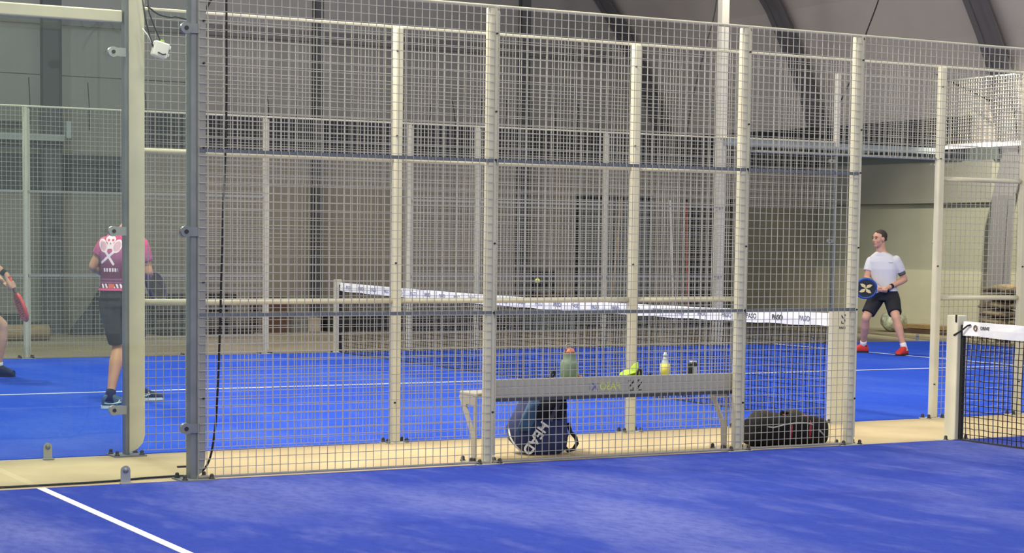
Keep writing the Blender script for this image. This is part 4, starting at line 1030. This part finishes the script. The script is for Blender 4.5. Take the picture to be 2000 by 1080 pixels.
cable('roof_cable', [(11.9, 17.2, 6.22), (11.9, 16.41, 5.87), (11.9, 15.19, 5.17), (11.9, 14.24, 4.69), (11.9, 13.59, 4.34), (11.9, 12.72, 3.99), (11.9, 12.12, 3.75)], .014, 'dark cable running diagonally down the curved membrane at upper right', 'cable')
cable('hanging_cable', [(9.05, 11.62, 5.6), (8.94, 11.62, 5.15), (8.69, 11.6, 4.6), (8.46, 11.55, 4.06), (8.1, 11.5, 3.45), (8.0, 11.5, 3.02)], .011, 'black cable hanging from the roof to the raised corner of the far fence', 'cable')
cable('mast_cable', [(6.0, 11.62, 5.2), (5.92, 11.6, 4.72), (5.76, 11.6, 4.2), (5.55, 11.58, 3.47), (5.45, 11.55, 2.98)], .011, 'thin black cable slanting down left of the far light mast', 'cable')
# right end: sacks on a pallet, plastic bag, planks
PL = thing('pallet', 'pale wooden pallet under the burlap sacks', 'pallet', (10.95, 10.35, 0))
b = MB()
for k in range(5): PLk = MB().rbox((-.4+.17*k, -.75, .115), (-.4+.17*k+.13, .75, .135), .004).build('deck_board', BRN2, PL)
for yy in (-.69, -.1, .36, .69):
    for xx in (-.34, .34): MB().rbox((xx-.05, yy-.05, .02), (xx+.05, yy+.05, .115), .004).build('block', mat('cream_wood', (224, 204, 148), .8), PL)
for xx in (-.34, .34): MB().rbox((xx-.05, -.75, 0), (xx+.05, .75, .02), .003).build('skid', BRN2, PL)
BURL = mat('burlap', (162, 140, 108), .95, c2=(136, 116, 88), scale=14, bump=.4); BURT = mat('burlap_tie', (136, 108, 78), .9)
def sack_mesh(L, W, H, seed):
    r = random.Random(seed); b = MB(); secs = []; ph = r.uniform(0, 6)
    for i in range(15):
        t = i/14; y = (t-.5)*L; e = (1-abs(2*t-1)**3.2)
        hw = W/2*(.80+.20*e)+.008*math.sin(9*t+ph); hh = max(.018, H/2*(.52+.48*e))*(1+.06*math.sin(7*t+ph))
        dz = .012*math.sin(5*t+ph)*e
        secs.append(((.012*math.sin(6*t+ph), y, hh+dz*.5+.002), Vector((hw, 0, 0)), Vector((0, 0, hh))))
    tloft(b, secs, 22, .85); return b
LAY = ['top', 'second', 'third', 'fourth', 'fifth', 'bottom']
rowz = [.141, .267, .392, .517, .642, .766]
for li in range(6):
    z = rowz[5-li]
    for si, (y, L) in enumerate(((10.80, .56), (10.22, .60), (9.64, .56))):
        if li == 0 and si == 2: continue
        jx = random.uniform(-.04, .04); jy = random.uniform(-.012, .012) - (.06 if li == 0 else 0)
        t = thing('burlap_sack', 'burlap sack, %s of the %s layer on the pallet' % (['leftmost', 'middle one', 'rightmost'][si], LAY[li]), 'sack', (10.88+jx, y+jy, z), random.uniform(-.08, .08), 'burlap sacks stacked on the pallet')
        sack_mesh(L-.02, .60, .121, li*3+si).build('sack_body', BURL, t, True)
        MB().tube([(-.29, -L*.5+.03, .05), (-.1, -L*.5+.012, .055), (.1, -L*.5+.012, .055), (.29, -L*.5+.03, .05)], .009, 6).build('seam', BURT, t, True)
pb = thing('plastic_bag', 'crumpled translucent plastic bag on the floor behind the player in white', 'bag', (11.55, 14.1, .0))
FILM = mat('plastic_film', (186, 188, 166), .25, c2=(128, 132, 112), scale=14, bump=1.0)
def bagf(u, v):
    a = 2*math.pi*u; th = math.pi*v; r = .2*(math.sin(th)**.7)*(1+.09*math.sin(2*a+5*v)+.07*math.sin(5*a-9*v+1)+.05*math.sin(9*a+14*v))
    return (r*math.cos(a), r*math.sin(a), .18-.18*math.cos(th)+.012*math.sin(7*a)*math.sin(th)+.004)
blob('bag_body', FILM, pb, bagf, 40, 24)
MB().tube([(0, 0, .35), (.02, .0, .39), (.05, .01, .41)], [.03, .02, .035], 10).build('bag_neck', FILM, pb, True)
pk = thing('plank_pile', 'pile of long brown planks on the floor along the side wall', 'planks', (11.75, 12.7, 0))
for k in range(2):
    for j in range(2): MB().rbox((-.22+.2*j, -1.6+.05*k, .08*k), (-.04+.2*j, 1.15-.1*j, .07+.08*k), .006).build('plank', BRN2 if k else BRN, pk)
